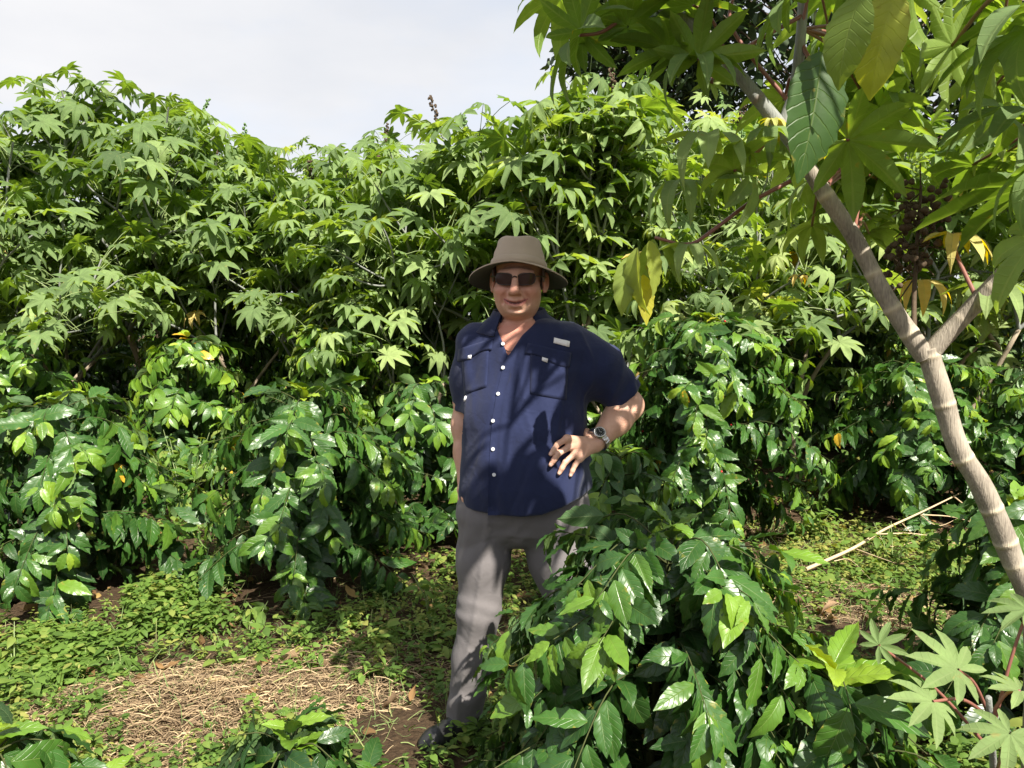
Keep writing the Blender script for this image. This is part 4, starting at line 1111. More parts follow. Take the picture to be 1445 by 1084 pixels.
def near_castor():
    rng = np.random.default_rng(77)
    base = np.array([1.52, 2.12, 0.0])
    root = thing('castor_tree', base, 'big forked castor tree with smooth grey-brown trunk and huge leaves in the right foreground', 'castor tree')
    def B(pts): return np.array([P(x, y, Y) for x, y, Y in pts]) - base
    trunk = Acc()
    main = np.vstack([[[0, 0, -.03]], B([(1462, 900, 2.12), (1424, 778, 2.11), (1384, 685, 2.10), (1352, 632, 2.10), (1331, 565, 2.10), (1308, 492, 2.10)])])
    def knobbly(path, r0, r1, n=150, ring=.13):
        q = smooth_path(path, n); L = np.concatenate([[0], np.cumsum(np.linalg.norm(np.diff(q, axis=0), axis=1))])
        nodes = np.cumsum(rng.uniform(.45, 1.5, 60) * ring); g_ = np.zeros(len(L)); 
        for nd_, am in zip(nodes, rng.uniform(.25, 1.0, 60)): g_ = np.maximum(g_, am * np.exp(-((L - nd_) / .008) ** 2))
        r = np.interp(L, [0, L[-1]], [r0, r1]) * (1 + .06 * g_ + .02 * np.sin(L * 41) + .035 * np.sin(L * 13 + 1))
        return q, r, g_
    q_, r_, g_ = knobbly(main, .034, .027, 260); tube(trunk, q_, r_, sides=16, tint=g_)
    left = B([(1306, 505, 2.10), (1284, 472, 2.11), (1250, 420, 2.13), (1205, 335, 2.16), (1160, 268, 2.18), (1118, 200, 2.20), (1080, 152, 2.2), (1028, 88, 2.2), (990, 44, 2.2), (925, 2, 2.2), (850, -60, 2.2)])
    q_, r_, g_ = knobbly(left[:6], .0255, .0205); tube(trunk, q_, r_, sides=14, tint=g_)
    q_, r_, g_ = knobbly(left[5:], .020, .0135); tube(trunk, q_, r_, sides=12, m=1, tint=g_)
    right = B([(1312, 500, 2.10), (1330, 478, 2.09), (1385, 420, 2.05), (1445, 358, 2.0), (1530, 285, 1.95), (1600, 160, 1.95)])
    q_, r_, g_ = knobbly(right, .024, .018); tube(trunk, q_, r_, sides=14, tint=g_)
    upr = B([(1104, 182, 2.2), (1122, 120, 2.2), (1131, 40, 2.2), (1136, -60, 2.2), (1150, -260, 2.15)])
    q_, r_, g_ = knobbly(upr, .016, .011, 60, .1); tube(trunk, q_, r_, sides=12, m=1, tint=g_)
    up2 = B([(1560, 230, 1.95), (1500, 60, 1.95), (1440, -80, 1.95)])
    q_, r_, g_ = knobbly(up2, .019, .013, 60, .1); tube(trunk, q_, r_, sides=10, m=1, tint=g_)
    trunk.build('trunk', [M_BARK, M_GREYSTEM], root)
    lv = Acc(); pet = lv
    def petiole(pts, r0=.0062, r1=.0045):
        tube(lv, smooth_path(B(pts), 16), [r0, r1], 8, m=1, tint=.5)
    # leaf: (px, py, Y) of the petiole joint, pixel the main lobe points at with its Y, size of the main lobe, template, tint, normal
    def leaf(a, t, size, tm, tint, n=(0, -.3, 1)):
        p0 = P(*a) - base; p1 = P(*t) - base
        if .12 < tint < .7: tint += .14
        if any(tm is q for q in CASTOR_SHUT):               # folded down like an umbrella
            hd = (p1 - p0) * np.array([1, 1, 0]) + np.array([0, -.1, 0]); p1 = p0 + hd; n = (hd[0] * .8, -.12, 1)
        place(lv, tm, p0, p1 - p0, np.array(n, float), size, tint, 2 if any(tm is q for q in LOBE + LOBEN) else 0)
    H_, S_ = CASTOR_HI, CASTOR_SHUT
    L_ = [
        ((1160, 74, 1.62), (1143, 250, 1.56), .270, LOBE[0], .10, (.2, -1, .25)),       # big hanging blade, its shaded front painted dark
        ((1262, -12, 1.65), (1212, 150, 1.65), .22, LOBE[1], .86, (-.5, -.9, .2)),     # blade painted pale as if backlit
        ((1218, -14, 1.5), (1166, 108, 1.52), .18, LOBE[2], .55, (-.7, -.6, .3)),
        ((1197, 198, 1.95), (1308, 236, 1.9), .22, H_[1], .42, (-.1, .75, .75)),        # palmate leaf seen from beneath
        ((1344, 64, 1.9), (1285, 108, 1.85), .17, H_[0], .62, (.1, .9, .5)),
        ((1462, 262, 1.7), (1325, 276, 1.75), .27, H_[1], .25, (0, .35, .95)),
        ((1470, 10, 1.6), (1385, 130, 1.55), .25, S_[0], .25, (-.4, -.4, .8)),
        ((1450, 40, 1.6), (1330, 140, 1.6), .22, H_[3], .3, (-.3, -.2, .9)),
        ((1485, 235, 1.6), (1390, 310, 1.55), .21, S_[1], .4, (-.4, -.3, .8)),
        ((1470, 330, 1.6), (1400, 462, 1.6), .20, H_[2], .45, (-.4, -.4, .8)),
        ((1036, 241, 2.1), (1000, 190, 2.0), .19, H_[2], .50, (.1, .9, .45)),
        ((818, 50, 2.1), (752, 92, 2.0), .22, H_[2], .20, (-.1, .4, .9)),
        ((820, 44, 2.15), (880, -40, 2.15), .20, H_[1], .25, (.2, .7, .6)),
        ((886, 38, 2.15), (920, -22, 2.1), .17, H_[2], .4, (0, .8, .6)),
        ((944, 74, 2.1), (902, 30, 2.1), .17, H_[2], .35, (0, .3, .9)),
        ((984, 80, 2.05), (958, 165, 2.0), .19, S_[0], .30, (-.1, -.5, .85)),
        ((985, 84, 2.05), (1020, 10, 2.0), .18, H_[1], .45, (.3, .2, .9)),
        ((1004, 118, 2.1), (1000, 150, 2.05), .065, H_[0], .82, (0, -.7, .6)),
        ((998, 190, 2.1), (1012, 320, 2.05), .22, S_[0], .60, (-.3, -.4, .8)),
        ((960, 255, 2.2), (940, 320, 2.1), .20, S_[1], .45, (-.2, -.2, .9)),
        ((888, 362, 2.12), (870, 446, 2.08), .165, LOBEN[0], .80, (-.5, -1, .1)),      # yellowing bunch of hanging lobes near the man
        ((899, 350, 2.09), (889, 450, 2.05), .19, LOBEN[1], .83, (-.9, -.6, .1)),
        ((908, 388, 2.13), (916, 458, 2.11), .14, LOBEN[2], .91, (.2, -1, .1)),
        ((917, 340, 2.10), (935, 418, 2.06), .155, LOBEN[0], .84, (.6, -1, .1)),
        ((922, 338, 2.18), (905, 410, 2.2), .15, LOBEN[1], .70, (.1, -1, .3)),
        ((934, 338, 2.16), (965, 395, 2.14), .15, LOBEN[2], .5, (.4, -.6, .5)),
        ((972, 345, 2.15), (1010, 395, 2.1), .15, S_[0], .60, (.3, -.2, .9)),
        ((1060, 250, 2.15), (1100, 330, 2.1), .18, H_[3], .45, (.2, -.2, .9)),
        ((1085, 180, 2.12), (1092, 260, 2.1), .17, S_[1], .40, (.0, -.4, .9)),
        ((1300, 395, 2.35), (1312, 430, 2.3), .16, S_[1], .955, (.1, -.3, .9)),         # browned leaf under the capsules
        ((1345, 330, 2.2), (1398, 372, 2.15), .16, S_[0], .94, (.3, -.4, .8)),
        ((1090, 168, 2.18), (1112, 175, 2.14), .07, S_[0], .90, (.2, -.3, .9)),
        ((1400, 400, 2.1), (1390, 460, 2.05), .18, S_[0], .55, (-.1, -.4, .9)),
        ((1120, -10, 2.05), (1050, 40, 2.0), .22, H_[2], .35, (-.2, .2, .95)),
        ((1290, -30, 1.9), (1230, 60, 1.9), .25, H_[2], .55, (-.1, .4, .9)),
        ((1400, 90, 2.1), (1340, 120, 2.1), .22, H_[1], .6, (0, .6, .8)),
        ((1420, 160, 2.1), (1480, 210, 2.0), .25, H_[2], .35, (.2, .1, .95)),
        ((1240, 150, 2.3), (1290, 190, 2.3), .2, H_[1], .5, (.1, .4, .9)),
    ]
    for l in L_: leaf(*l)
    for pts in ([(1115, 256, 2.18), (1060, 285, 2.17), (1010, 322, 2.16), (972, 345, 2.15), (924, 335, 2.15)],
                [(1136, 20, 2.2), (1085, 48, 2.15), (1030, 80, 2.08), (1000, 90, 2.06), (985, 82, 2.05)],
                [(1100, 180, 2.19), (1068, 215, 2.15), (1036, 241, 2.1)],
                [(940, 8, 2.2), (890, 20, 2.17), (850, 45, 2.12), (818, 50, 2.1)],
                [(1130, 60, 2.2), (1165, 130, 2.1), (1197, 198, 1.95)],
                [(1445, -4, 1.6), (1400, -2, 1.7), (1344, 64, 1.9)],
                [(1110, 140, 2.2), (1060, 80, 2.2), (1030, 30, 2.2), (1040, -20, 2.2)],
                [(1470, 340, 2.0), (1450, 300, 1.85), (1462, 262, 1.7)],
                [(1540, 250, 1.95), (1500, 260, 1.7), (1480, 225, 1.5)],
                [(1000, 60, 2.2), (1008, 90, 2.15), (1004, 118, 2.1)],
                [(1380, 425, 2.05), (1350, 360, 2.15), (1345, 330, 2.2)]):
        petiole(pts)
    # the rest of the crown, above and to the right of the picture, ending with boughs added for shade
    tips = np.vstack([left[-4:], upr[-3:], right[-2:], up2, B([(900, -180, 2.1), (980, -420, 1.7), (1180, -480, 1.6), (840, -330, 1.8), (1010, -260, 2.2), (1100, -380, 2.1), (1300, -260, 2.1), (1250, -120, 2.0), (1450, -260, 2.0), (1620, -40, 1.9)]), np.array([(.70, 1.25, 2.75), (1.0, 1.05, 2.6), (.45, 1.55, 2.8)]) - base])
    allp = np.vstack([left, upr, right, up2])
    for _ in range(46):
        w = P(rng.uniform(1090, 1450), rng.uniform(-20, 330), rng.uniform(2.25, 3.1)) - base
        k_ = np.argmin(np.linalg.norm(allp - w, axis=1)); dv = w - allp[k_]; L0 = np.linalg.norm(dv)
        w = allp[k_] + dv * min(1, .55 / L0); o = norm(dv * np.array([1, 1, .2]))
        petiole_pts = [allp[k_], (allp[k_] + w) / 2 + np.array([0, 0, .04]), w]
        tube(lv, smooth_path(petiole_pts, 10), [.005, .004], 6, m=1)
        place(lv, (CASTOR_HI + CASTOR_SHUT)[rng.integers(0, 6)], w, o + np.array([0, 0, rng.uniform(-.7, .2)]), np.array([0, 0, 1]) + rng.normal(0, .35, 3), rng.uniform(.16, .25), rng.uniform(.3, .84))
    limbs = Acc()
    for p in tips[-13:]:
        s = upr[3] if p[0] < .1 else up2[-1]
        tube(limbs, smooth_path([s, (s + p) / 2 + np.array([0, 0, -.05]), p], 8), [.012, .009], 8)
    limbs.build('upper_branches', M_GREYSTEM, root)
    for ip, p in enumerate(tips):
        over = ip >= len(tips) - 3                          # unseen boughs added to shade the man and the front bush
        for _ in range(7 if over else 2):
            az = rng.uniform(0, 6.28); o = np.array([math.cos(az), math.sin(az) * .8, 0])
            q = p + o * rng.uniform(.12, .40) + np.array([0, 0, rng.uniform(-.05, .35)])
            w = q + base
            c = w - CAM; py_ = PH / 2 - FPX * (c @ _up) / max(c @ _fw, .1); px_ = PW / 2 + FPX * c[0] / max(c @ _fw, .1)
            k_ = (w[1] - 2.65) / SUN[1]; sx_, sz_ = w[0] - SUN[0] * k_, w[2] - SUN[2] * k_   # where its shadow meets the man's plane
            if abs(sx_ - .03) < .32 and .2 < sz_ < 1.52 and rng.random() < (.15 if over else .42): continue
            if (px_ < 1420 and py_ > 20) or c[1] < .6: continue                   # the lower crown is set out leaf by leaf above
            tube(lv, smooth_path([p, (p + q) / 2 + np.array([0, 0, .04]), q], 8), [.005, .004], 6, m=1)
            tm = CASTOR_HI[rng.integers(0, 4)]
            place(lv, tm, q, o + np.array([0, 0, rng.uniform(-.5, .1)]), np.array([0, 0, 1]) + rng.normal(0, .25, 3), rng.uniform(.19, .29), rng.uniform(.1, .7))
    lv.build('crown', [M_CASTOR, M_PETIOLE, M_CBLADE], root)
    fr = Acc()
    stalk = B([(1290, 480, 2.12), (1290, 420, 2.2), (1294, 340, 2.26), (1300, 262, 2.3)])
    q = smooth_path(stalk, 16); tube(fr, q, [.008, .004], 8)
    r2 = np.random.default_rng(4)
    for k in range(5):
        c0 = P(1250 + 20 * k, 385 - 6 * k, 2.27) - base
    capsule_cluster(fr, P(1292, 385, 2.25) - base, P(1300, 268, 2.3) - base, 95, .0105, r2, .105)
    for _ in range(26):
        f = r2.uniform(.45, 1); c = np.array([np.interp(f, np.linspace(0, 1, 16), q[:, k]) for k in range(3)])
        tube(fr, [c, c + norm(r2.normal(0, 1, 3)) * .085], [.0025, .0018], 5)
    fr.build('fruit_cluster', M_CAPSULE, root)
    return root

# ------------------------------------------------------------------ ground cover
BUSH_POS = []
def weeds(seed, n, area, name, h=(.03, .12), size=(.009, .026), keepout=True, tint=(.1, .8)):
    rng = np.random.default_rng(seed)
    X, Y = area(rng, n)
    pat = np.sin(1.7 * X + 2.1 * Y) + np.sin(3.9 * X - 2.7 * Y + 1) + .8 * np.sin(7.1 * X + 5.3 * Y)
    keep = pat + rng.normal(0, .9, n) > -1.2
    if keepout:
        for bx, by, br in BUSH_POS: keep &= np.hypot(X - bx, Y - by) > br * rng.uniform(.45, .95, n)
    X, Y = X[keep], Y[keep]; n = len(X); pat = pat[keep]
    a = Acc()
    k = rng.integers(5, 11, n); idx = np.repeat(np.arange(n), k); m = len(idx)
    hh = rng.uniform(*h, n)[idx] * rng.uniform(.2, 1, m)
    az = rng.uniform(0, 6.28, m); o = np.stack([np.cos(az), np.sin(az), 0 * az], 1)
    s = rng.uniform(*size, n)[idx] * rng.uniform(.6, 1.3, m)
    p = np.stack([X[idx], Y[idx], ground_h(X, Y)[idx] + hh], 1) + o * (.3 * s)[:, None]
    d = o + np.array([0, 0, 1.]) * rng.uniform(-.3, .7, m)[:, None]
    nn = np.array([0, 0, 1.]) - o * .3 + rng.normal(0, .25, (m, 3))
    t = np.clip(rng.uniform(*tint, n)[idx] + rng.normal(0, .1, m) + .08 * pat[idx], 0, 1)
    pk = rng.integers(0, 5, n)[idx]
    for q in range(5):
        w = pk == q
        if w.any(): place(a, WEED_LEAF[q], p[w], d[w], nn[w], s[w] * 1.6, t[w])
    o_ = a.build(name, M_WEED); tag(o_, kind='stuff')
    return o_

def straw(seed, n, areas, name, L=(.04, .22), mat=None, lift=.06, up=.13, spread=.75):
    rng = np.random.default_rng(seed); a = Acc()
    for (cx, cy, rx, ry, rot, frac) in areas:
        m = int(n * frac); r = np.sqrt(rng.random(m)) ** 1.0; t = rng.uniform(0, 6.28, m)
        ex, ey = rx * r * np.cos(t), ry * r * np.sin(t)
        X = cx + ex * math.cos(rot) - ey * math.sin(rot); Y = cy + ex * math.sin(rot) + ey * math.cos(rot)
        az = rng.normal(rot + .15, spread, m); ln = rng.uniform(*L, m) * rng.uniform(.4, 1, m); bend = rng.normal(0, .6, m); w = rng.uniform(.0008, .0020, m)
        z0 = ground_h(X, Y) + rng.random(m) ** 1.6 * lift * (1.2 - r) + .003; tilt = rng.normal(0, up, m)
        pts = []
        for f in np.linspace(-.5, .5, 5):
            aa = az + bend * f
            pts.append(np.stack([X + np.cos(aa) * ln * f, Y + np.sin(aa) * ln * f, np.maximum(z0 + tilt * f * ln + .06 * ln * np.cos(f * 5) - .05 * ln, ground_h(X, Y) + .002)], 1))
        pts = np.array(pts); sx = np.stack([-np.sin(az), np.cos(az), .5 * rng.normal(0, 1, m)], 1)
        V = np.stack([pts - sx * w[None, :, None], pts + sx * w[None, :, None]], 2)    # 5,m,2,3
        V = V.transpose(1, 0, 2, 3).reshape(-1, 3)
        f0 = grid_faces(2, 5); F = f0[None] + (np.arange(m) * 10)[:, None, None]
        A = np.zeros((m, 10, 3)); A[:, :, 2] = rng.beta(2, 1.6, m)[:, None]; A[:, :, 0] = .5; A[:, :, 1] = .5
        a.add(V, F.reshape(-1, 4), A.reshape(-1, 3))
    o = a.build(name, mat or M_STRAW); tag(o, kind='stuff'); return o

def litter(seed, n, area):
    rng = np.random.default_rng(seed); X, Y = area(rng, n); a = Acc()
    az = rng.uniform(0, 6.28, n); o = np.stack([np.cos(az), np.sin(az), rng.normal(0, .25, n)], 1)
    p = np.stack([X, Y, ground_h(X, Y) + rng.uniform(.004, .03, n)], 1)
    nn = np.array([0, 0, 1.]) + rng.normal(0, .5, (n, 3)); s = rng.uniform(.03, .12, n); t = rng.random(n); pk = rng.integers(0, 5, n)
    for q in range(5):
        w = pk == q; place(a, LITTER_LEAF[q], p[w], o[w], nn[w], s[w], t[w])
    o = a.build('leaf_litter', M_LITTER); tag(o, kind='stuff')

def weed_plant(seed, base, h, n, size, label, spread=.5, tint=(.3, .8), name='weed_plant'):
    rng = np.random.default_rng(seed); b = np.array([base[0], base[1], float(ground_h(base[0], base[1]))])
    root = thing(name, b, label, 'weed', 'tall weeds between the bushes'); st, lv = Acc(), Acc()
    P_, D_, N_, S_, T_ = [], [], [], [], []
    ns = max(3, n // 14)
    for i in range(ns):
        az = rng.uniform(0, 6.28); o = np.array([math.cos(az), math.sin(az), 0]); hh = h * rng.uniform(.6, 1)
        q = smooth_path([o * .02, o * hh * spread * .4 + np.array([0, 0, hh * .5]), o * hh * spread + np.array([0, 0, hh])], 10)
        tube(st, q, [.004, .0015], 5, tint=.4)
        for k in range(n // ns):
            f = rng.uniform(.15, 1); c = np.array([np.interp(f, np.linspace(0, 1, 10), q[:, j]) for j in range(3)])
            a2 = rng.uniform(0, 6.28); o2 = np.array([math.cos(a2), math.sin(a2), 0])
            P_.append(c + o2 * .01); D_.append(o2 + np.array([0, 0, rng.uniform(-.6, .5)])); N_.append(np.array([0, 0, 1.]) + rng.normal(0, .3, 3))
            S_.append(size * rng.uniform(.6, 1.3)); T_.append(rng.uniform(*tint))
    P_, D_, N_, S_, T_ = map(np.array, (P_, D_, N_, S_, T_)); pk = rng.integers(0, 8, len(P_))
    for q in range(8):
        w = pk == q
        if w.any(): place(lv, COFFEE_LO[q], P_[w], D_[w], N_[w], S_[w], T_[w])
    st.build('stem', M_GREENPET, root); lv.build('leaves', M_WEED, root); return root

#MAIN
# ------------------------------------------------------------------ the field: coffee bushes, one by one
# (photo px of the centre, distance, height, radius, seed, label, options)
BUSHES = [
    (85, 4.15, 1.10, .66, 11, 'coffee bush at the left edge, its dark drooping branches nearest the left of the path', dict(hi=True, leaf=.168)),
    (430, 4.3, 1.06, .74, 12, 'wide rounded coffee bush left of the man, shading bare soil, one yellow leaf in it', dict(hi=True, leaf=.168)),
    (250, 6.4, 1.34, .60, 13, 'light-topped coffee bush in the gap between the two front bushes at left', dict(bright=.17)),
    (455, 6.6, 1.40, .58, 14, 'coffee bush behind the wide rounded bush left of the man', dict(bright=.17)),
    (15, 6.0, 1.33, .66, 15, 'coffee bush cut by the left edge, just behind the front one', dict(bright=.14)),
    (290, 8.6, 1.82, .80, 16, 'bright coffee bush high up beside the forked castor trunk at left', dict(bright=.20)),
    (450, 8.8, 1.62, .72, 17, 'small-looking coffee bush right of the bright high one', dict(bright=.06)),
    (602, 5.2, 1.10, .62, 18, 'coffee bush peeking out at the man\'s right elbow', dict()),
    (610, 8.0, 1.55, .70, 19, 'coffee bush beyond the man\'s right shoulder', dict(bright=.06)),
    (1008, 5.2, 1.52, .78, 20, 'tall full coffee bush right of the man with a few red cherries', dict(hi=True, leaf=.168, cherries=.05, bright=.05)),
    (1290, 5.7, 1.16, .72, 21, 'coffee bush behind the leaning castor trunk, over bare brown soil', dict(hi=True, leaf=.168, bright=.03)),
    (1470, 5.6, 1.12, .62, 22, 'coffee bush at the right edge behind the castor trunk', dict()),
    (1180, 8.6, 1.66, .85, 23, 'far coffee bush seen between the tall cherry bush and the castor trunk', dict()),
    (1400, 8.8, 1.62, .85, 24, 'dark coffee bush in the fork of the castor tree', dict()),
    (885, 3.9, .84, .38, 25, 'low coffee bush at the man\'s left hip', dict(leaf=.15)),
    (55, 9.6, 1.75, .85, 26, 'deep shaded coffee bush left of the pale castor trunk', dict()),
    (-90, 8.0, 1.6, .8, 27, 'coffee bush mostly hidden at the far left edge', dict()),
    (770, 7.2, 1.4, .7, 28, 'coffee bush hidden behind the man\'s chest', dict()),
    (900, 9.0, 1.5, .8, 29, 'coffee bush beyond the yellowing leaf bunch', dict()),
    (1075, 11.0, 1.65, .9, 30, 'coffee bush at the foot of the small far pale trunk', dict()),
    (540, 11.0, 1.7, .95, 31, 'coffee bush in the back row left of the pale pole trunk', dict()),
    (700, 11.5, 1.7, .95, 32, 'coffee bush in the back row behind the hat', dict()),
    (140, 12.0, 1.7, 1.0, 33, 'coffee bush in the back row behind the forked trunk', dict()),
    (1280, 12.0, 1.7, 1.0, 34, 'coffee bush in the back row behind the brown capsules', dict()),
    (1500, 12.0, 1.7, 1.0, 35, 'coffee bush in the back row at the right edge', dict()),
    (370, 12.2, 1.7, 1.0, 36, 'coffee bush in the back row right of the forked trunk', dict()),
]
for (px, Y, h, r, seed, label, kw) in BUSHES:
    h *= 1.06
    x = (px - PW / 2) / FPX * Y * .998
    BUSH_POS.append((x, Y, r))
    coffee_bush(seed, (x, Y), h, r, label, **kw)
# foreground bushes
for (px, Y, h, r, seed, label, kw) in [
    (925, 1.92, 1.04, .58, 41, 'large glossy coffee bush in front of the man\'s left leg', dict(hi=True, leaf=.122, low=.10, levels=21, flatten=1.15, bright=-.08, gap=.034, wild=.98)),  # negative bright darkens the leaf colour in place of canopy shade
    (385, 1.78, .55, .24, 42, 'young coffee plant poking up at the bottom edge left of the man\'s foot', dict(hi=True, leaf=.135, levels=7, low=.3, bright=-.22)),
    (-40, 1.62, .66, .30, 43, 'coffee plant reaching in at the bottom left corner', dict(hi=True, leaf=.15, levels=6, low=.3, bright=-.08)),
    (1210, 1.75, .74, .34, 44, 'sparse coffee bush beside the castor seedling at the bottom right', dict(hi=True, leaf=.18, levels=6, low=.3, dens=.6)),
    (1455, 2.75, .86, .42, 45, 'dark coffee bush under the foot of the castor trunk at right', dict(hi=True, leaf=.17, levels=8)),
]:
    x = (px - PW / 2) / FPX * Y * .998
    coffee_bush(seed, (x, Y), h, r, label, **kw)

# ------------------------------------------------------------------ castor trees behind
TREES = [
    (205, 8.6, 4.4, 1.25, 101, 'broad castor tree with forked brown trunk, highest of the left half', dict(trunk_h=.22, rad=.055, depth=5, racemes=3)),
    (-60, 6.6, 2.95, 1.2, 102, 'castor tree leaning in from the left edge with grey branches', dict(depth=4)),
    (60, 9.5, 3.55, 1.1, 103, 'castor tree left of the broad one, open top against the sky', dict(depth=4)),
    (335, 9.2, 3.9, 1.1, 104, 'castor tree right of the broad one, sloping down to the gap', dict(depth=4)),
    (425, 10.5, 4.25, 1.0, 105, 'thin castor tree against the sky left of the gap', dict(depth=4)),
    (520, 8.2, 3.5, 1.1, 106, 'low castor tree with bluish stems in the gap below the grey cloud', dict(depth=4, tint=.06, rad=.028)),
    (560, 11.5, 4.4, 1.1, 107, 'distant castor tree behind the low bluish-stemmed one', dict(depth=4)),
    (645, 7.8, 3.6, 1.1, 108, 'castor tree on a straight pale trunk just left of the hat', dict(trunk_h=.42, depth=4)),
    (735, 7.4, 3.65, 1.1, 109, 'castor tree directly above the hat', dict(depth=4, tint=.05)),
    (815, 6.6, 3.8, .8, 110, 'slim tall castor tree right of the hat carrying upright green fruit spikes', dict(depth=4, racemes=4, tint=.12, wide=.34)),
    (905, 8.2, 3.9, 1.1, 111, 'castor tree right of the green-spiked one', dict(depth=4, tint=.08)),
    (1000, 9.8, 4.3, 1.1, 112, 'castor tree under the olive crown', dict(depth=4, tint=.06)),
    (1088, 8.6, 3.9, 1.2, 113, 'castor tree with a short forked pale trunk above the far coffee', dict(trunk_h=.55, depth=4, rad=.03)),
    (1200, 9.6, 4.2, 1.2, 114, 'castor tree behind the left limb of the foreground castor', dict(depth=4)),
    (1330, 8.2, 3.7, 1.2, 115, 'castor tree behind the brown capsules', dict(depth=4, leaf=(.13, .2))),
    (1450, 7.4, 3.8, 1.2, 116, 'castor tree at the right edge behind the right limb', dict(depth=4)),
    (1390, 11.5, 4.4, 1.2, 117, 'distant castor tree at far right under the dark tree', dict(depth=4)),
    (250, 11.6, 4.5, 1.2, 118, 'distant castor tree behind the broad one', dict(depth=4)),
    (860, 11.5, 4.4, 1.2, 119, 'distant castor tree below the olive crown', dict(depth=4)),
    (690, 11.0, 4.1, 1.2, 120, 'distant castor tree behind the hat', dict(depth=4)),
    (-20, 11.5, 3.7, 1.2, 121, 'distant castor tree at the far left', dict(depth=4)),
    (1120, 12.5, 4.6, 1.2, 122, 'distant castor tree behind the short forked trunk', dict(depth=4)),
    (1370, 6.4, 3.5, 1.1, 125, 'castor tree close behind the right limb of the foreground castor', dict(depth=4, rad=.032, tint=.1, leaf=(.17, .27))),
    (1130, 6.9, 3.4, 1.0, 126, 'castor tree behind the hanging leaves of the foreground castor', dict(depth=4, rad=.03, tint=.1, leaf=(.18, .28))),
    (45, 7.6, 2.75, 1.1, 127, 'low castor tree above the coffee at the left edge', dict(depth=3, rad=.026, cut=.44, tint=.12)),
    (335, 8.0, 2.9, 1.1, 128, 'low castor tree right of the forked trunk, leaves just over the bright coffee', dict(depth=3, rad=.026, cut=.44, tint=.12)),
    (470, 7.5, 2.7, 1.0, 129, 'low castor tree with pale leaves midway between the forked trunk and the hat', dict(depth=3, rad=.026, cut=.44, tint=.14)),
    (600, 7.0, 2.45, 1.0, 130, 'low castor tree with leaves beside the hat brim at left', dict(depth=3, rad=.024, cut=.46, tint=.12)),
    (870, 6.8, 2.5, 1.0, 131, 'low castor tree between the hat and the yellowing leaf bunch', dict(depth=3, rad=.024, cut=.44, tint=.12)),
    (1010, 7.4, 2.7, 1.0, 132, 'low castor tree above the tall cherry bush', dict(depth=3, rad=.024, cut=.44, tint=.1)),
    (95, 9.0, 3.3, 1.1, 124, 'small castor tree with a pale crooked trunk at left', dict(depth=4, rad=.04)),
]
for (px, Y, h, spread, seed, label, kw) in TREES:
    x = (px - PW / 2) / FPX * Y * .998
    castor_tree(seed, (x, Y), h, spread, label, **kw)

def thicket():
    rng = np.random.default_rng(9); n = 26000; lv = Acc()
    X = rng.uniform(-20, 20, n); Y = rng.uniform(14.0, 18.0, n); top = 2.3 + .5 * np.sin(X * 1.3) + .4 * np.sin(X * 3.1 + 1)
    Z = top * rng.random(n) ** .7
    d = norm(rng.normal(0, 1, (n, 3)) + np.array([0, -.3, -.5])); nn = np.array([0, -.5, 1.]) + rng.normal(0, .5, (n, 3)); pk = rng.integers(0, 4, n)
    for q in range(4):
        w = pk == q; place(lv, SMALL_LEAF[q], np.stack([X, Y, Z], 1)[w], d[w], nn[w], rng.uniform(.16, .34, w.sum()), rng.beta(2, 2.5, w.sum()) * .7)
    o = lv.build('far_thicket', M_COFFEE); tag(o, kind='stuff')
thicket()
clump_tree(201, (3.4, 21), 7.6, 5.3, 1.9, 1.7, 'olive-brown round tree crown showing beside the foreground castor', 60, 110, .16, .75, 'round_tree')
clump_tree(202, (8.5, 19), 15, 9.0, 5.2, 5.6, 'very dark tall tree filling the upper right', 120, 110, .30, .25)
clump_tree(203, (15.5, 17), 12, 6.5, 4.6, 5.0, 'dark tall tree at the right edge', 90, 110, .28, .25)
clump_tree(204, (4.2, 23), 13, 9.8, 2.6, 2.6, 'dark tree whose crown hangs behind the upper left of the foreground castor', 60, 110, .26, .2)

near_castor()
make_person()

# ------------------------------------------------------------------ ground cover
def view_area(y0, y1, power=1.0):
    def f(rng, n):
        Y = y0 + (y1 - y0) * rng.random(n) ** power
        return rng.uniform(-.74, .74, n) * Y, Y
    return f
def px_area(x0, x1, y0, y1):
    def f(rng, n):
        p = np.array([G(a, b) for a, b in zip(rng.uniform(x0, x1, n), rng.uniform(y0, y1, n))]); return p[:, 0], p[:, 1]
    return f
g2_ = G(1190, 860); _sp = G(275, 1005); BUSH_POS.append((_sp[0], _sp[1], .45)); BUSH_POS.append((_sp[0] + .4, _sp[1] + .1, .25))
weeds(1, 8500, view_area(1.9, 5.5, 1.3), 'low_weeds', tint=(.1, .95))
weeds(7, 1300, view_area(1.9, 5.0, 1.2), 'larger_weeds', h=(.03, .13), size=(.02, .042), tint=(.1, .8))
weeds(2, 2600, view_area(5.0, 12.0), 'far_weeds', size=(.02, .05), h=(.05, .25))
weeds(3, 420, px_area(20, 200, 895, 965), 'clover_patch', h=(.04, .10), size=(.022, .04), tint=(.35, .7))
BUSH_POS.append((g2_[0], g2_[1], .5))
weeds(4, 650, px_area(1080, 1400, 740, 880), 'sunny_weeds', h=(.02, .08), size=(.018, .034), tint=(.5, 1))
weeds(5, 500, px_area(180, 330, 820, 900), 'broad_weeds', h=(.05, .16), size=(.02, .035), tint=(.3, .8))
g1, g2 = G(265, 1000), G(1200, 850)
straw(1, 9500, [(g1[0], g1[1], .72, .40, .2, .66), (G(480, 960)[0], G(480, 960)[1], .5, .3, .1, .16), (g2[0], g2[1], .55, .4, -.2, .22)], 'dry_straw')
straw(2, 2600, [(0, 4.0, 4.0, 2.3, .3, 1.0)], 'scattered_straw', L=(.03, .16), lift=.01)
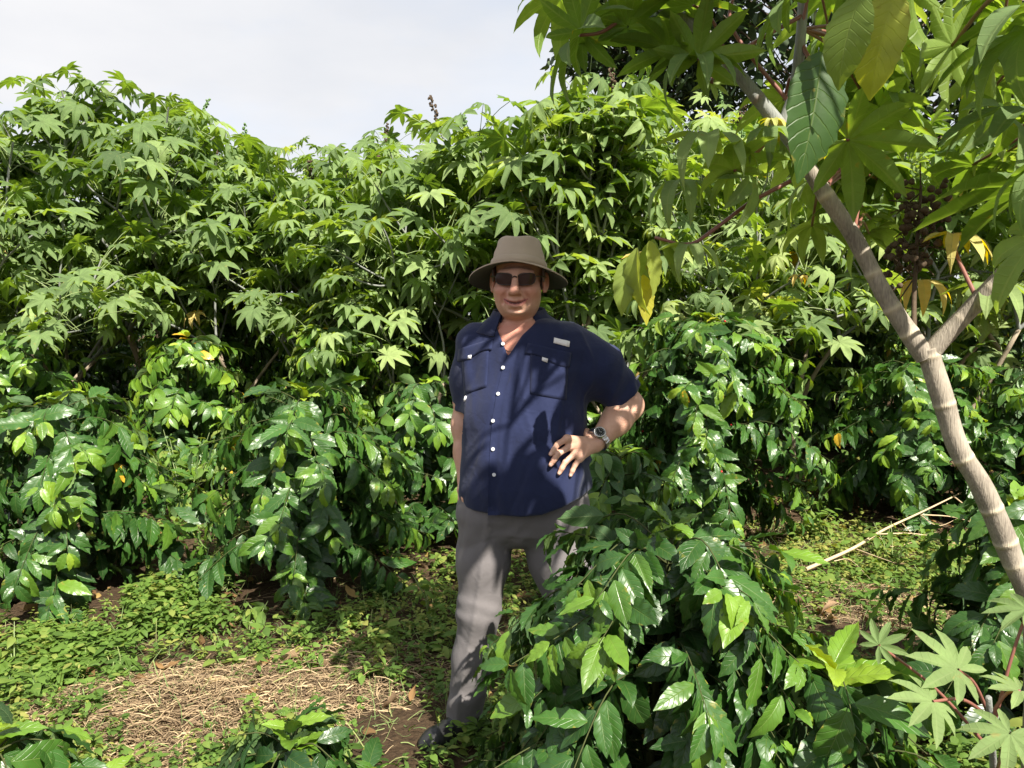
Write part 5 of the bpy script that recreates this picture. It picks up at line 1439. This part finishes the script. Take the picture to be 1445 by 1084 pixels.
straw(6, 4200, [(-.9, 3.2, 1.6, 1.1, 0, .55), (1.9, 4.6, 1.2, 1.1, 0, .45)], 'short_grass', L=(.05, .16), mat=M_WEED, lift=.05, up=1.1, spread=3)
litter(3, 1000, view_area(2.6, 9, 1.0))
for (px, py, h, n, size, label, seed) in [
    (262, 735, .75, 150, .10, 'tall light green weed growing between the two front bushes at left', 1),
    (282, 826, .20, 14, .09, 'single broad-leaved weed standing in front of the left bushes', 2),
    (365, 880, .14, 12, .09, 'pair of round weed leaves below the wide rounded bush', 3),
    (1150, 760, .24, 60, .07, 'leafy weed on the bare soil left of the castor trunk', 4),
    (1260, 800, .28, 70, .07, 'leafy weed lit by the sun beside the dry branch', 5),
    (1340, 820, .36, 90, .075, 'taller weed clump against the lower castor trunk', 6),
    (610, 870, .22, 10, .12, 'yellowing broad weed leaf beside the man\'s knee', 7),
    (20, 950, .22, 60, .07, 'low leafy weed at the left edge above the straw', 8),
]:
    g = G(px, py); weed_plant(seed, g, h, n, size, label)

# castor seedling at the bottom right
def seedling(base, label, joints, seed):
    rng = np.random.default_rng(seed)
    root = thing('castor_seedling', base, label, 'castor seedling'); st, lv = Acc(), Acc()
    b = np.array(base); top = P(1395, 985, 1.42) - b
    q = smooth_path([(0, 0, -.02), top * .5 + np.array([.01, 0, 0]), top], 14); tube(st, q, [.012, .006], 10)
    for (jx, jy, Y, tx, ty, tY, s, c, tint, n) in joints:
        p0 = P(jx, jy, Y) - b; p1 = P(tx, ty, tY) - b
        k = q[rng.integers(8, 14)]
        tube(lv, smooth_path([k, (k + p0) / 2 + np.array([0, 0, .02]), p0], 12), [.0038, .0028], 7, m=1)
        place(lv, CASTOR_HI[c], p0, p1 - p0, np.array(n, float), s * .88, tint - .2)
    st.build('stem', M_GREYSTEM, root); lv.build('leaves', [M_CASTOR, M_PETIOLE], root)
bs = G(1400, 1250); bs[2] = float(ground_h(bs[0], bs[1]))
seedling(bs, 'pale castor seedling with star-shaped leaves in the bottom right corner',
         [(1352, 945, 1.42, 1290, 905, 1.45, .125, 0, .80, (0, -.45, .9)), (1316, 990, 1.36, 1262, 1000, 1.32, .105, 1, .82, (0, -.55, .85)), (1425, 1035, 1.3, 1390, 1090, 1.25, .11, 1, .78, (-.1, -.5, .85)),
          (1440, 975, 1.45, 1400, 985, 1.4, .09, 0, .84, (-.1, -.4, .9)), (1240, 910, 1.5, 1262, 890, 1.5, .07, 0, .7, (0, -.6, .8)), (1450, 860, 1.5, 1410, 870, 1.5, .10, 0, .7, (0, -.2, 1))], 5)

# dry branch lying across the right-hand lane
def dry_branch():
    b = G(1145, 812); b[2] = float(ground_h(b[0], b[1]))
    root = thing('dry_branch', b, 'long dry pale branch lying across the grass at right', 'branch')
    a = Acc(); rb = np.random.default_rng(3)
    def g(px, py, z): p = G(px + rb.uniform(-4, 4), py + rb.uniform(-5, 5)); p[2] = z; return p - np.array([b[0], b[1], 0]) - np.array([0, 0, b[2]])
    main = [g(1140, 818, .05), g(1200, 798, .11), g(1250, 780, .15), g(1300, 764, .19), g(1365, 742, .26)]
    tube(a, smooth_path(main, 24), [.011, .008, .004], 8)
    tube(a, smooth_path([g(1240, 784, .14), g(1290, 778, .12), g(1340, 780, .10)], 10), [.005, .002], 6)
    tube(a, smooth_path([g(1300, 764, .19), g(1340, 764, .16), g(1385, 760, .12)], 10), [.005, .002], 6)
    tube(a, smooth_path([g(1345, 749, .24), g(1365, 758, .18), g(1380, 772, .10)], 10), [.006, .002], 6)
    for k_ in range(6):
        x_ = 1180 + 30 * k_; y_ = 806 - 10.5 * k_
        tube(a, smooth_path([g(x_, y_, .07 + .03 * k_), g(x_ + 22, y_ + rb.uniform(-8, 10), .07 + .02 * k_), g(x_ + 50, y_ + rb.uniform(-14, 22), .04 + .02 * k_)], 10), [.0035, .0012], 5)
    a.build('branch', M_TWIG, root)
dry_branch()
